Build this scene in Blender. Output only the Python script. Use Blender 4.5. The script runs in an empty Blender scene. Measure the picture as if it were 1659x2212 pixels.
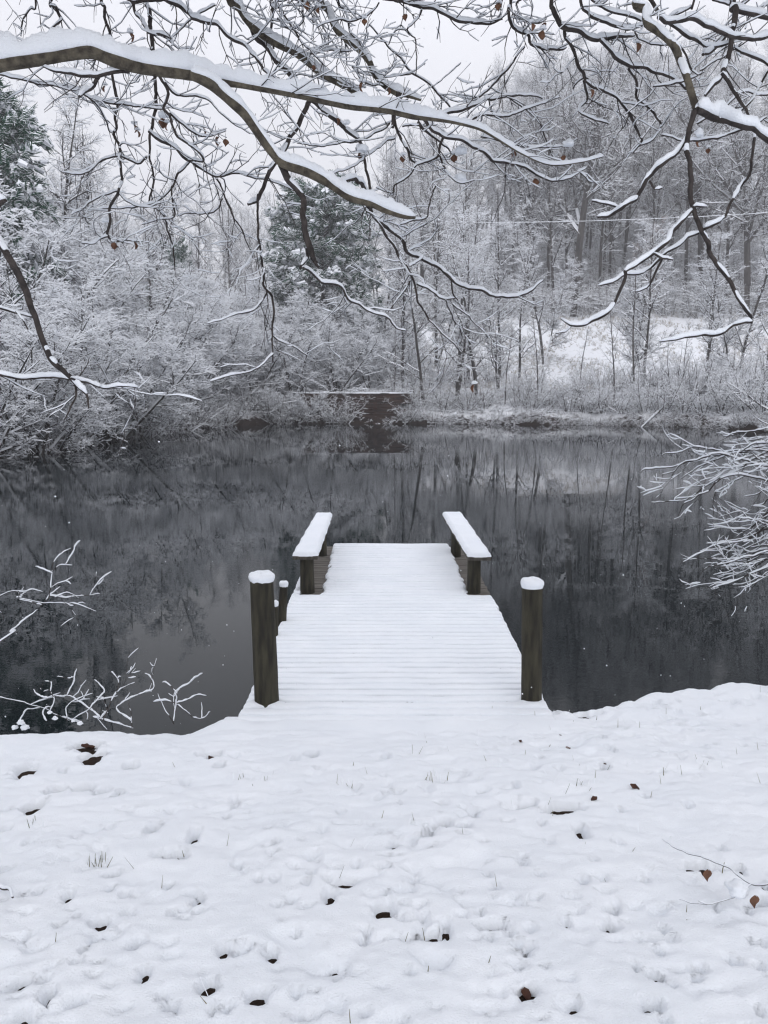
import bpy, math, random
import numpy as np
from mathutils import Vector, noise
R = math.radians
SC = bpy.context.scene
COL = SC.collection
rng = np.random.default_rng(7)
random.seed(7)

# ---------------------------------------------------------------- camera
CAMZ = 2.0
PITCH = R(9.08)
cd = bpy.data.cameras.new('camera'); cam = bpy.data.objects.new('camera', cd); COL.objects.link(cam)
cam.location = (0, 0, CAMZ); cam.rotation_euler = (R(90) - PITCH, 0, 0)
cd.sensor_fit = 'VERTICAL'; cd.sensor_height = 34.6; cd.lens = 28.0
cd.clip_start = 0.05; cd.clip_end = 1500
SC.camera = cam

# ---------------------------------------------------------------- sky
w = bpy.data.worlds.new('World'); SC.world = w; w.use_nodes = True
nt = w.node_tree; nt.nodes.clear()
out = nt.nodes.new('ShaderNodeOutputWorld'); bg = nt.nodes.new('ShaderNodeBackground')
sky = nt.nodes.new('ShaderNodeTexSky'); sky.sky_type = 'NISHITA'; sky.sun_disc = False
sky.sun_elevation = R(38); sky.sun_rotation = R(200); sky.dust_density = 4
hs = nt.nodes.new('ShaderNodeHueSaturation'); hs.inputs['Saturation'].default_value = 0.25
tc = nt.nodes.new('ShaderNodeTexCoord'); sx = nt.nodes.new('ShaderNodeSeparateXYZ')
ramp = nt.nodes.new('ShaderNodeMapRange'); ramp.inputs['From Min'].default_value = 0; ramp.inputs['From Max'].default_value = 1
ramp.inputs['To Min'].default_value = 6.9; ramp.inputs['To Max'].default_value = 12.2
cl = nt.nodes.new('ShaderNodeTexNoise'); cl.inputs['Scale'].default_value = 1.6; cl.inputs['Detail'].default_value = 3
clr = nt.nodes.new('ShaderNodeMapRange'); clr.inputs['To Min'].default_value = 0.93; clr.inputs['To Max'].default_value = 1.07
mul = nt.nodes.new('ShaderNodeMath'); mul.operation = 'MULTIPLY'
tint = nt.nodes.new('ShaderNodeVectorMath'); tint.operation = 'SCALE'; tint.inputs[0].default_value = (0.968, 0.978, 1.045)
mx = nt.nodes.new('ShaderNodeMix'); mx.data_type = 'RGBA'; mx.inputs[0].default_value = 0.88
L = nt.links.new
L(tc.outputs['Generated'], sx.inputs[0]); L(sx.outputs['Z'], ramp.inputs['Value'])
L(tc.outputs['Generated'], cl.inputs['Vector']); L(cl.outputs['Fac'], clr.inputs['Value'])
L(ramp.outputs[0], mul.inputs[0]); L(clr.outputs[0], mul.inputs[1]); L(mul.outputs[0], tint.inputs['Scale'])
L(sky.outputs[0], hs.inputs['Color']); L(hs.outputs[0], mx.inputs[6]); L(tint.outputs[0], mx.inputs[7])
L(mx.outputs[2], bg.inputs['Color']); bg.inputs['Strength'].default_value = 0.1
L(bg.outputs[0], out.inputs['Surface'])
sl = bpy.data.lights.new('sun', 'SUN'); so = bpy.data.objects.new('sun', sl); COL.objects.link(so)
sl.energy = 0.5; sl.angle = R(35); sl.color = (1.0, 0.97, 0.93)
so.rotation_euler = (R(52), 0, R(200 - 180)) ; so.location = (0, 0, 40)
SC.view_settings.view_transform = 'Standard'; SC.view_settings.look = 'None'
SC.view_settings.exposure = 0.43; SC.view_settings.gamma = 1.0
SC.cycles.max_bounces = 6; SC.cycles.diffuse_bounces = 3; SC.cycles.glossy_bounces = 3
SC.cycles.transmission_bounces = 2; SC.cycles.volume_bounces = 0; SC.cycles.transparent_max_bounces = 4
SC.cycles.use_denoising = True; SC.cycles.denoiser = 'OPENIMAGEDENOISE'; SC.cycles.denoising_input_passes = 'RGB_ALBEDO_NORMAL'; SC.cycles.denoising_prefilter = 'ACCURATE'; SC.cycles.filter_width = 1.25
SC.cycles.caustics_reflective = False; SC.cycles.caustics_refractive = False

# ---------------------------------------------------------------- helpers
def prop(o, label=None, cat=None, group=None, kind=None):
    if label: o['label'] = label
    if cat: o['category'] = cat
    if group: o['group'] = group
    if kind: o['kind'] = kind
    return o
def empty(name, loc=(0, 0, 0), rz=0.0, **k):
    o = bpy.data.objects.new(name, None); COL.objects.link(o)
    o.location = loc; o.rotation_euler = (0, 0, rz); o.empty_display_size = 0.2
    return prop(o, **k)
def mesh(name, V, F, mats, mi=None, parent=None, smooth=True):
    """V (n,3) array, F (m,4) or (m,3) int array, or a list of such arrays"""
    V = np.asarray(V, np.float32)
    me = bpy.data.meshes.new(name)
    Fs = F if isinstance(F, list) and isinstance(F[0], np.ndarray) else [F]
    Fs = [np.asarray(f, np.int32) for f in Fs if len(f)]
    me.vertices.add(len(V)); me.vertices.foreach_set('co', V.ravel())
    loops = np.concatenate([f.ravel() for f in Fs])
    tot = np.concatenate([np.full(len(f), f.shape[1], np.int32) for f in Fs])
    st = np.concatenate([[0], np.cumsum(tot)[:-1]]).astype(np.int32)
    me.loops.add(len(loops)); me.loops.foreach_set('vertex_index', loops)
    me.polygons.add(len(tot)); me.polygons.foreach_set('loop_start', st); me.polygons.foreach_set('loop_total', tot)
    for m in (mats if isinstance(mats, (list, tuple)) else [mats]): me.materials.append(m)
    if mi is not None: me.polygons.foreach_set('material_index', np.asarray(mi, np.int32))
    me.update(calc_edges=True)
    me.polygons.foreach_set('use_smooth', np.full(len(tot), bool(smooth)))
    o = bpy.data.objects.new(name, me); COL.objects.link(o)
    if parent is not None: o.parent = parent
    return o
def children(o): return [c for c in bpy.data.objects if c.parent == o]
def tree_map():
    m = {}
    for c in bpy.data.objects:
        if c.parent: m.setdefault(c.parent.name, []).append(c)
    return m
def dup(o, kids, parent=None):
    c = o.copy(); COL.objects.link(c)
    if parent is not None: c.parent = parent
    for ch in kids.get(o.name, []): dup(ch, kids, c)
    return c
def sm(a, b, x):
    t = np.clip((x - a) / (b - a), 0, 1); return t * t * (3 - 2 * t)
# cheap vectorised value noise
_perm = rng.random((256, 256)).astype(np.float64)
def vn(x, y):
    xi = np.floor(x).astype(int); yi = np.floor(y).astype(int); fx = x - xi; fy = y - yi
    fx = fx * fx * fx * (fx * (fx * 6 - 15) + 10); fy = fy * fy * fy * (fy * (fy * 6 - 15) + 10)
    a = _perm[xi & 255, yi & 255]; b = _perm[(xi + 1) & 255, yi & 255]
    c = _perm[xi & 255, (yi + 1) & 255]; d = _perm[(xi + 1) & 255, (yi + 1) & 255]
    return ((a * (1 - fx) + b * fx) * (1 - fy) + (c * (1 - fx) + d * fx) * fy) * 2 - 1
def fbm(x, y, o=4):
    s = 0; a = 1; t = 0
    for i in range(o):
        s = s + a * vn(x * 1.0 + 17.3 * i, y + 9.1 * i); t += a; a *= .5
        x, y = (x * 1.62 - y * 1.18), (x * 1.18 + y * 1.62)
    return s / t
# photograph pixels: u units (4608 x 6144) and d units (1659 x 2212)
cp, sp = math.cos(PITCH), math.sin(PITCH)
def PU(ux, uy, d):
    a = (ux - 2304) / 4971 * d; b = -(uy - 3072) / 4971 * d
    return Vector((a, d * cp + b * sp, CAMZ - d * sp + b * cp))
def PX(px, y): return (px - 829.5) / 1790 * (y * cp + 2.0 * sp)   # X of a ground point at forward distance y

# ---------------------------------------------------------------- materials
def mat(name, col, rough=0.8, noise_scale=None, col2=None, bump=0.0, bscale=None, spec=0.3, stretch=None, detail=4, thr=(0.35, 0.65)):
    m = bpy.data.materials.new(name); m.use_nodes = True; t = m.node_tree; b = t.nodes['Principled BSDF']
    b.inputs['Base Color'].default_value = (*col, 1); b.inputs['Roughness'].default_value = rough
    b.inputs['Specular IOR Level'].default_value = spec
    co = t.nodes.new('ShaderNodeTexCoord'); mp = t.nodes.new('ShaderNodeMapping')
    t.links.new(co.outputs['Object'], mp.inputs[0])
    if stretch: mp.inputs['Scale'].default_value = stretch
    if noise_scale:
        n = t.nodes.new('ShaderNodeTexNoise'); n.inputs['Scale'].default_value = noise_scale; n.inputs['Detail'].default_value = detail
        t.links.new(mp.outputs[0], n.inputs['Vector'])
        r = t.nodes.new('ShaderNodeMapRange'); r.inputs['From Min'].default_value = thr[0]; r.inputs['From Max'].default_value = thr[1]
        x = t.nodes.new('ShaderNodeMix'); x.data_type = 'RGBA'
        x.inputs[6].default_value = (*col, 1); x.inputs[7].default_value = (*(col2 or col), 1)
        t.links.new(n.outputs['Fac'], r.inputs['Value']); t.links.new(r.outputs[0], x.inputs[0]); t.links.new(x.outputs[2], b.inputs['Base Color'])
    if bump:
        n2 = t.nodes.new('ShaderNodeTexNoise'); n2.inputs['Scale'].default_value = bscale or 40; n2.inputs['Detail'].default_value = 4
        t.links.new(mp.outputs[0], n2.inputs['Vector'])
        bp = t.nodes.new('ShaderNodeBump'); bp.inputs['Distance'].default_value = bump
        t.links.new(n2.outputs['Fac'], bp.inputs['Height']); t.links.new(bp.outputs[0], b.inputs['Normal'])
    return m
SNOWC = (0.84, 0.87, 0.915)
M_snow = mat('snow', SNOWC, 0.75, 3.0, (0.80, 0.835, 0.885), bump=0.004, bscale=160, spec=0.2)
M_snowfar = mat('tree_snow', (0.83, 0.855, 0.90), 0.9, spec=0.1)
M_bark = mat('bark', (0.045, 0.038, 0.031), 0.9, 26, (0.135, 0.118, 0.088), bump=0.012, bscale=55, detail=7)
M_twig = mat('twig_bark', (0.026, 0.022, 0.022), 0.85, 30, (0.062, 0.052, 0.048), bump=.004, bscale=90)
M_barkfar = mat('far_bark', (0.036, 0.033, 0.032), 0.95, 2.0, (0.085, 0.078, 0.072), stretch=(1, 1, .25))
M_shrub = mat('shrub_bark', (0.020, 0.018, 0.018), 0.95, 5.0, (0.050, 0.043, 0.038))
M_needle = mat('needles', (0.006, 0.050, 0.028), 0.8, 1.6, (0.022, 0.095, 0.052))
M_wood = mat('weathered_post', (0.017, 0.0155, 0.012), 0.9, 9, (0.050, 0.046, 0.031), bump=0.006, bscale=30, stretch=(3, 3, .5), detail=7)
M_plank = mat('plank', (0.10, 0.09, 0.08), 0.85, 12, (0.19, 0.175, 0.155), bump=0.004, bscale=40, stretch=(.3, 3, 1))
M_dplank = mat('bench_board', (0.05, 0.043, 0.036), 0.85, 12, (0.10, 0.09, 0.075), stretch=(3, .3, 1))
M_rust = mat('timber_wall', (0.018, 0.010, 0.008), 0.9, 3, (0.052, 0.027, 0.018), bump=0.02, bscale=8, stretch=(.4, 1, 3))
M_leaf = mat('dead_leaf', (0.09, 0.042, 0.026), 0.7, 20, (0.17, 0.085, 0.05))
M_leafd = mat('dark_leaf', (0.045, 0.018, 0.013), 0.7, 20, (0.085, 0.036, 0.022))
M_brown = mat('oak_foliage', (0.20, 0.105, 0.07), 0.9, 2, (0.26, 0.15, 0.10))
M_grass = mat('dry_grass', (0.22, 0.17, 0.11), 0.9, 3, (0.33, 0.27, 0.18))
M_stone = mat('stone', (0.12, 0.115, 0.11), 0.9, 8, (0.2, 0.2, 0.19), bump=0.01, bscale=20)
M_gblade = mat('grass_blade', (0.10, 0.105, 0.05), 0.8, 3, (0.2, 0.17, 0.09))

# ground: dark soil and leaf litter near, patchy snow far (the far snow cover follows a noise mask in the sheet)
def ground_mat():
    m = bpy.data.materials.new('ground'); m.use_nodes = True; t = m.node_tree; b = t.nodes['Principled BSDF']; K = t.links.new
    b.inputs['Roughness'].default_value = 0.95; b.inputs['Specular IOR Level'].default_value = 0.1
    co = t.nodes.new('ShaderNodeTexCoord')
    at = t.nodes.new('ShaderNodeAttribute'); at.attribute_name = 'snow_cover'
    n1 = t.nodes.new('ShaderNodeTexNoise'); n1.inputs['Scale'].default_value = 3.1; n1.inputs['Detail'].default_value = 8; n1.inputs['Roughness'].default_value = .7
    n2 = t.nodes.new('ShaderNodeTexNoise'); n2.inputs['Scale'].default_value = 18; n2.inputs['Detail'].default_value = 6
    K(co.outputs['Object'], n1.inputs['Vector']); K(co.outputs['Object'], n2.inputs['Vector'])
    ad = t.nodes.new('ShaderNodeMath'); ad.operation = 'ADD'; K(n1.outputs['Fac'], ad.inputs[0]); K(at.outputs['Fac'], ad.inputs[1])
    r = t.nodes.new('ShaderNodeMapRange'); r.inputs['From Min'].default_value = 0.86; r.inputs['From Max'].default_value = 1.02
    K(ad.outputs[0], r.inputs['Value'])
    soil = t.nodes.new('ShaderNodeMix'); soil.data_type = 'RGBA'; soil.inputs[6].default_value = (0.012, 0.009, 0.007, 1); soil.inputs[7].default_value = (0.042, 0.025, 0.017, 1)
    K(n2.outputs['Fac'], soil.inputs[0])
    x = t.nodes.new('ShaderNodeMix'); x.data_type = 'RGBA'; x.inputs[7].default_value = (0.82, 0.84, 0.88, 1)
    K(r.outputs[0], x.inputs[0]); K(soil.outputs[2], x.inputs[6]); K(x.outputs[2], b.inputs['Base Color'])
    bp = t.nodes.new('ShaderNodeBump'); bp.inputs['Distance'].default_value = .06; K(n1.outputs['Fac'], bp.inputs['Height']); K(bp.outputs[0], b.inputs['Normal'])
    return m
M_ground = ground_mat()
def water_mat():
    m = bpy.data.materials.new('water'); m.use_nodes = True; t = m.node_tree; b = t.nodes['Principled BSDF']; K = t.links.new
    b.inputs['Base Color'].default_value = (0.006, 0.010, 0.012, 1); b.inputs['Roughness'].default_value = 0.0
    b.inputs['IOR'].default_value = 1.33; b.inputs['Specular IOR Level'].default_value = 0.28
    co = t.nodes.new('ShaderNodeTexCoord'); mp = t.nodes.new('ShaderNodeMapping'); mp.inputs['Scale'].default_value = (1, 1.6, 1)
    K(co.outputs['Object'], mp.inputs[0])
    n = t.nodes.new('ShaderNodeTexNoise'); n.inputs['Scale'].default_value = 2.3; n.inputs['Detail'].default_value = 3
    n2 = t.nodes.new('ShaderNodeTexNoise'); n2.inputs['Scale'].default_value = 13; n2.inputs['Detail'].default_value = 2
    K(mp.outputs[0], n.inputs['Vector']); K(mp.outputs[0], n2.inputs['Vector'])
    big = t.nodes.new('ShaderNodeTexNoise'); big.inputs['Scale'].default_value = .18; big.inputs['Detail'].default_value = 1; K(co.outputs['Object'], big.inputs['Vector'])
    br = t.nodes.new('ShaderNodeMapRange'); br.inputs['From Min'].default_value = .42; br.inputs['From Max'].default_value = .6; K(big.outputs['Fac'], br.inputs['Value'])
    mu = t.nodes.new('ShaderNodeMath'); mu.operation = 'MULTIPLY'; K(n2.outputs['Fac'], mu.inputs[0]); K(br.outputs[0], mu.inputs[1])
    b1 = t.nodes.new('ShaderNodeBump'); b1.inputs['Distance'].default_value = .0005; K(n.outputs['Fac'], b1.inputs['Height'])
    b2 = t.nodes.new('ShaderNodeBump'); b2.inputs['Distance'].default_value = .0006; K(mu.outputs[0], b2.inputs['Height']); K(b1.outputs[0], b2.inputs['Normal'])
    K(b2.outputs[0], b.inputs['Normal'])
    return m
M_water = water_mat()

# ---------------------------------------------------------------- terrain
WZ = -0.45
POND = np.array([(-60, 5.5), (-22, 6.6), (-9, 5.6), (-5, 5.05), (-3.0, 4.75), (-2.2, 4.68), (-1.35, 4.72), (-0.95, 4.84), (-.8, 5.15), (0.9, 5.2), (1.12, 5.08), (1.7, 5.32), (2.3, 5.52), (3.2, 5.6), (5, 5.9), (9, 7.5), (17, 13), (23, 24),
                 (21, 34), (18.2, 39), (15.8, 43.2), (11, 45.4), (5, 46.2), (1.8, 46.6), (-6, 46.8), (-8.5, 44), (-11.2, 35.5), (-12.8, 29), (-15, 24.5), (-22, 22), (-60, 22)], float)
def pond_sd(x, y):
    d2 = np.full(np.shape(x), 1e9); inside = np.zeros(np.shape(x), bool); n = len(POND)
    for i in range(n):
        ax, ay = POND[i]; bx, by = POND[(i + 1) % n]; ex, ey = bx - ax, by - ay
        t = np.clip(((x - ax) * ex + (y - ay) * ey) / (ex * ex + ey * ey), 0, 1)
        d2 = np.minimum(d2, (x - ax - t * ex) ** 2 + (y - ay - t * ey) ** 2)
        c = ((ay > y) != (by > y)) & (x < ex * (y - ay) / (ey if ey else 1e-9) + ax)
        inside ^= c
    d = np.sqrt(d2); return np.where(inside, -d, d)
def terrain(x, y):
    x = np.asarray(x, float); y = np.asarray(y, float)
    s = pond_sd(x, y)
    near = 1 - sm(10, 20, y)
    s = s + near * (0.045 * vn(x * 2.6, y * 2.6) + 0.03 * vn(x * 7, y * 7)) + (1 - near) * 0.35 * fbm(x * .5, y * .5, 3)
    zb = -0.62 - 0.6 * sm(0, 4, -s)
    zn = -0.55 + 0.50 * sm(-0.06, 0.24, s) + 0.105 * np.clip(4.7 - y, 0, 40) * sm(0, .5, s) + 0.02 * fbm(x * 1.3, y * 1.3, 3)
    bank = -0.55 + 0.75 * sm(-.1, .7, s) + 1.25 * sm(.4, 4.5, s)
    side = sm(-18, 12, x)
    hill = 7.0 * sm(49, 80, y + 3.0 * vn(x * .06, y * .05)) * (0.35 + 0.65 * side)
    hill += np.clip(y - 80, 0, 60) * (0.10 + 0.36 * sm(-5, 28, x)) + np.clip(y - 140, 0, 300) * .03
    zf = bank + hill * sm(0, 8, s) + 0.25 * fbm(x * .22, y * .22, 4) * sm(1, 6, s)
    z = near * zn + (1 - near) * zf
    return np.where(s < -0.06, np.minimum(zb, z), z)
def T1(x, y): return float(terrain(np.array([x]), np.array([y]))[0])
def G(px, py):
    """display pixel on the near bank -> ground point"""
    a = (px - 829.5) / 1790; b = -(py - 1106) / 1790
    dy = cp + b * sp; dz = -sp + b * cp; y = 3.0
    for _ in range(25):
        k = (CAMZ - (T1(a * y / dy, y) + .04)) / -dz; y = .5 * y + .5 * k * dy
    return a * y / dy, y
def grow(start, stop, step, f):
    r = []; v = start
    while v < stop: r.append(v); v += step; step *= f
    r.append(stop); return r
def axis(dense0, dense1, dd, mid0, mid1, dm, lo, hi):
    a = list(np.arange(dense0, dense1, dd)); b = list(np.arange(dense1, mid1, dm)); c = grow(mid1, hi, dm * 1.3, 1.25)
    e = list(np.arange(mid0, dense0 - dm * .3, dm)); f = [-v for v in grow(-mid0, -lo, dm * 1.3, 1.25)][::-1]
    return np.array(sorted(set(np.round(f[:-1] + e + a + b + c, 4))))
def grid(xs, ys):
    X, Y = np.meshgrid(xs, ys); nx, ny = len(xs), len(ys)
    i = np.arange(nx * ny).reshape(ny, nx)
    F = np.stack([i[:-1, :-1], i[:-1, 1:], i[1:, 1:], i[1:, :-1]], -1).reshape(-1, 4)
    return X, Y, F
xs = axis(-3.6, 3.6, .05, -34, 34, .45, -168, 168)
ys = np.array(sorted(set(np.round([-v for v in grow(.8, 60, .6, 1.3)][::-1] + list(np.arange(-.8, 1.2, .4)) + list(np.arange(1.2, 6.2, .04)) + list(np.arange(6.2, 20, .8)) + list(np.arange(20, 90, .45)) + grow(90, 176, 1, 1.12), 4))))
X, Y, F = grid(xs, ys)
Z = terrain(X, Y)
g = mesh('ground', np.stack([X, Y, Z], -1).reshape(-1, 3), F, M_ground)
prop(g, kind='structure')
S = pond_sd(X, Y)
cov = 0.62 * sm(.0, .62, S - .22 * fbm(X * .8, Y * .8, 3)) - 0.12 * sm(.1, .5, fbm(X * .25, Y * .25, 4)) + 0.2 * sm(47.5, 48.5, Y) * (1 - sm(50, 52, Y))
near = (np.abs(X) < 11) & (Y < 8) & (Y > -4)
cov = np.where(near, -1, np.where(Y < 15, .8, cov))
at = g.data.attributes.new('snow_cover', 'FLOAT', 'POINT'); at.data.foreach_set('value', cov.ravel().astype(np.float32))
wx = mesh('water', [(-70, 2, WZ), (60, 2, WZ), (60, 60, WZ), (-70, 60, WZ)], [(0, 1, 2, 3)], M_water, smooth=False)
prop(wx, kind='structure')

# snow lying on the near bank: a sheet of its own with a real thickness field, holes show the ground
PITS = [(188, 1607, 26, 6), (205, 1627, 16, 7), (200, 1636, 10, 5), (60, 1660, 15, 14), (122, 1703, 12, 5), (183, 1699, 17, 5), (222, 1706, 10, 5), (75, 1738, 15, 9), (257, 1716, 5, 5), (455, 1630, 17, 5), (476, 1653, 5, 3),
        (677, 1627, 9, 4), (1200, 1746, 22, 6), (1225, 1740, 26, 3), (1253, 1792, 7, 11), (335, 1788, 7, 6), (421, 1803, 6, 8), (375, 1842, 18, 5), (742, 1899, 16, 4), (830, 1963, 15, 11), (1060, 1990, 26, 4), (935, 2010, 11, 6),
        (484, 2043, 8, 6), (553, 2145, 14, 7), (313, 2094, 6, 5), (45, 2118, 14, 6), (1510, 1865, 26, 4), (1585, 1869, 16, 4), (1317, 1995, 12, 4), (1322, 1962, 8, 4), (35, 2200, 26, 14), (855, 2205, 14, 8), (1410, 2098, 10, 6),
        (955, 1775, 12, 5), (1305, 1652, 5, 4), (1135, 2130, 14, 5), (1410, 2165, 14, 4), (585, 2055, 8, 5), (150, 1925, 6, 6), (713, 1930, 8, 8), (170, 2160, 7, 5), (965, 2000, 6, 8), (1002, 1782, 8, 3), (852, 1817, 6, 3), (245, 1880, 8, 4), (298, 2030, 8, 5), (218, 1985, 10, 6), (925, 1795, 6, 4), (108, 2142, 6, 8), (450, 2120, 9, 9), (1650, 1905, 9, 6), (1640, 1945, 16, 4), (1140, 1733, 14, 2), (286, 1652, 8, 4), (430, 1936, 5, 4)]
xs = np.array(sorted(set(np.round([-v for v in grow(3.4, 12, .06, 1.15)][::-1] + list(np.arange(-3.38, 3.4, .0135)) + grow(3.4, 12, .06, 1.15), 4))))
ys = np.array(sorted(set(np.round([-v for v in grow(.0, 5, .15, 1.2)][::-1] + list(np.arange(0, 1.5, .06)) + list(np.arange(1.5, 5.7, .0135)) + grow(5.7, 9, .04, 1.1), 4))))
X, Y, F = grid(xs, ys)
gz = terrain(X, Y); s = pond_sd(X, Y)
th = 0.044 + 0.014 * fbm(X * 3.2, Y * 3.2, 3) + 0.010 * fbm(X * 9, Y * 12, 3) + 0.0042 * fbm(X * 27, Y * 34, 2)
# trampled dimples: many small soft hollows
dim = fbm(X * 6.5 + 31, Y * 7.5 + 5, 2); cl_ = sm(-.25, .35, fbm(X * .9 + 3, Y * .9, 2))
th -= (0.019 * sm(.22, .62, dim)) * (.35 + .65 * cl_)
dim2 = fbm(X * 15 + 7, Y * 19 + 55, 2)
th -= 0.026 * sm(.38, .72, dim2) * cl_
r4 = random.Random(12)
EXTRA = [(r4.uniform(0, 1659), 1600 + 600 * r4.random() ** .8, r4.uniform(2.5, 5.5), r4.uniform(1.5, 3.5)) for _ in range(120)]
NX = len(PITS)
for ip_, (px, py, rx, ry) in enumerate(PITS + EXTRA):
    cx, cy = G(px, py); d = math.hypot(cx, cy, )
    ex, ey0 = G(px + rx, py); _, y1 = G(px, py - ry); _, y2 = G(px, py + ry)
    a = abs(ex - cx) * .95 + .006; b = abs(y1 - y2) / 2 * .9 + .0135; cy -= .010
    m = (np.abs(X - cx) < a * 4) & (np.abs(Y - cy) < b * 4 + .05)
    xx = X[m]; yy = Y[m]
    q = np.sqrt(((xx - cx) / a + .45 * vn(xx * 40, yy * 40)) ** 2 + ((yy - cy) / b + .45 * vn(xx * 38 + 9, yy * 38)) ** 2)
    th[m] -= 0.085 * (1 - sm(.35, 1.75, q)) * (min(1, .60 + rx / 14) if ip_ < NX else .46)
lip = sm(-.10, .10, s + 0.045 * vn(X * 2.6, Y * 2.6) + .03 * vn(X * 7, Y * 7))
th = th * lip - .06 * (1 - lip)
# snow hugs the deck start
slopez = gz + th
dk = sm(4.35, 4.6, Y) * (1 - sm(4.78, 4.85, Y)) * sm(-1.15, -.95, X) * (1 - sm(1.1, 1.3, X))
slopez = np.where(th > 0, np.maximum(slopez, slopez * (1 - dk) + dk * (.004 + .006 * vn(X * 9, Y * 9) - .03 * sm(4.66, 4.72, Y))), slopez)
slopez = np.maximum(slopez, gz - .03)
top = np.where(th > 0, slopez, gz - .02)
keep = (th > -.03)
fk = keep.ravel()[F].any(1) & ((th > 0).ravel()[F].any(1))
Fk = F[fk]; used, inv = np.unique(Fk, return_inverse=True)
V = np.stack([X, Y, top], -1).reshape(-1, 3)[used]
sn = mesh('snow', V, inv.reshape(-1, 4), M_snow); prop(sn, kind='structure')

# ---------------------------------------------------------------- dock
def box_arr(x0, x1, y0, y1, z0, z1, jit=0.0):
    V = np.array([(x, y, z) for z in (z0, z1) for y in (y0, y1) for x in (x0, x1)], float)
    if jit: V = V + rng.normal(0, jit, V.shape)
    F = np.array([(0, 2, 3, 1), (4, 5, 7, 6), (0, 1, 5, 4), (2, 6, 7, 3), (0, 4, 6, 2), (1, 3, 7, 5)])
    return V, F
def bevel(o, wd=0.004, seg=2):
    m = o.modifiers.new('bevel', 'BEVEL'); m.width = wd; m.segments = seg; return o
def post_mesh(name, r, z0, z1, parent, m, top=None, n=28, rings=26, seed=0, lean=(0, 0), tp=0.93):
    V = []; zz = np.linspace(z0, z1, rings)
    for z in zz:
        k = (z - z0) / (z1 - z0)
        for j in range(n):
            a = 2 * math.pi * j / n
            rr = r * (1 - (1 - tp) * k) * (1 + .05 * noise.noise((math.cos(a) * 1.3 + seed, math.sin(a) * 1.3, z * 1.8)) + .02 * noise.noise((math.cos(a) * 5, math.sin(a) * 5 + seed, z * 9)))
            V.append((rr * math.cos(a) + lean[0] * k, rr * math.sin(a) + lean[1] * k, z))
    F = [(i * n + j, i * n + (j + 1) % n, (i + 1) * n + (j + 1) % n, (i + 1) * n + j) for i in range(rings - 1) for j in range(n)]
    b = (rings - 1) * n
    V.append((lean[0], lean[1], z1 + .004)); c = len(V) - 1
    T = [(b + j, b + (j + 1) % n, c) for j in range(n)]
    return mesh(name, V, [np.array(F), np.array(T)], m, parent=parent)
def cap_mesh(r, z, h, parent, lean=(0, 0), seed=0, n=32, over=1.06):
    V = []; P = [(1.0, -.012), (over, .2 * h), (over * 1.01, .45 * h), (over * .96, .72 * h), (over * .82, .92 * h), (over * .5, h * 1.0), (.2, h * 1.03)]
    for (k, zz) in P:
        for j in range(n):
            a = 2 * math.pi * j / n; q = 1 + .045 * noise.noise((math.cos(a) * 2 + seed, math.sin(a) * 2, zz * 20)) + .03 * noise.noise((math.cos(a) * 6 + seed, math.sin(a) * 6, 0))
            V.append((r * k * q * math.cos(a) + lean[0], r * k * q * math.sin(a) + lean[1], z + zz * (1 + .25 * noise.noise((math.cos(a) * 1.5, math.sin(a) * 1.5 + seed, 3)))))
    F = [(i * n + j, i * n + (j + 1) % n, (i + 1) * n + (j + 1) % n, (i + 1) * n + j) for i in range(len(P) - 1) for j in range(n)]
    V.append((lean[0], lean[1], z + h * 1.04)); c = len(V) - 1; b = (len(P) - 1) * n
    return mesh('snow_cap', V, [np.array(F), np.array([(b + j, b + (j + 1) % n, c) for j in range(n)])], M_snow, parent=parent)
dock = empty('dock', (0.07, 4.7, -.5), label='snow covered wooden plank dock reaching from the bank into the dark pond', cat='dock')
inv0 = Vector((0.07, 4.7, -.5))
def local(o, par):   # world-built mesh -> child of an unrotated empty
    o.parent = par; o.location = -par.location; return o
PL, DY0, NP_ = 0.104, 4.66, 52
edges = []
for i in range(NP_):
    y0 = DY0 + i * PL; a = -0.872 + random.uniform(-.006, .006); b = 1.022 + random.uniform(-.007, .007)
    if i < 2: a, b = -.885, 1.03
    edges.append((a, b)); V, Fq = box_arr(a, b, y0 + .006, y0 + PL - .006, -.083, -.045 + random.uniform(-.0015, .0015))
    local(mesh('plank', V, Fq, M_plank, smooth=False), dock)
for x in (-.82, .08, .96):
    V, Fq = box_arr(x - .035, x + .035, 4.9, 9.99, -.24, -.0845); local(mesh('beam', V, Fq, M_plank, smooth=False), dock)
V, Fq = box_arr(-.87, 1.02, 10.073, 10.11, -.24, -.05); local(mesh('end_board', V, Fq, M_plank, smooth=False), dock)
for (x, y) in ((-.72, 7.3), (.86, 7.3), (-.72, 9.6), (.86, 9.6)):
    o = post_mesh('pile', .07, -1.4, -.245, dock, M_wood); o.location = Vector((x, y, 0)) - dock.location
# deck snow
xs = np.arange(-.90, 1.056, .0125); ys = np.arange(DY0 - .03, DY0 + NP_ * PL + .02, .0040)
X, Y, F = grid(xs, ys)
pi_ = np.clip(np.floor((Y - DY0) / PL).astype(int), 0, NP_ - 1); ph = (Y - DY0) / PL - np.floor((Y - DY0) / PL)
ea = np.array([e[0] for e in edges])[pi_]; eb = np.array([e[1] for e in edges])[pi_]
jl = rng.uniform(-1, 1, NP_)[pi_]; jr = rng.uniform(-1, 1, NP_)[pi_]
pr = np.sin(np.pi * ph) ** .5     # rounded over each plank, scalloped at the ends
base = .047 + .004 * fbm(X * 3, Y * 3, 2)
far_ = sm(7.56, 7.66, Y)
lo = ea - .012 + .012 * (1 - pr); hi = eb + .012 - .012 * (1 - pr)
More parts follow.
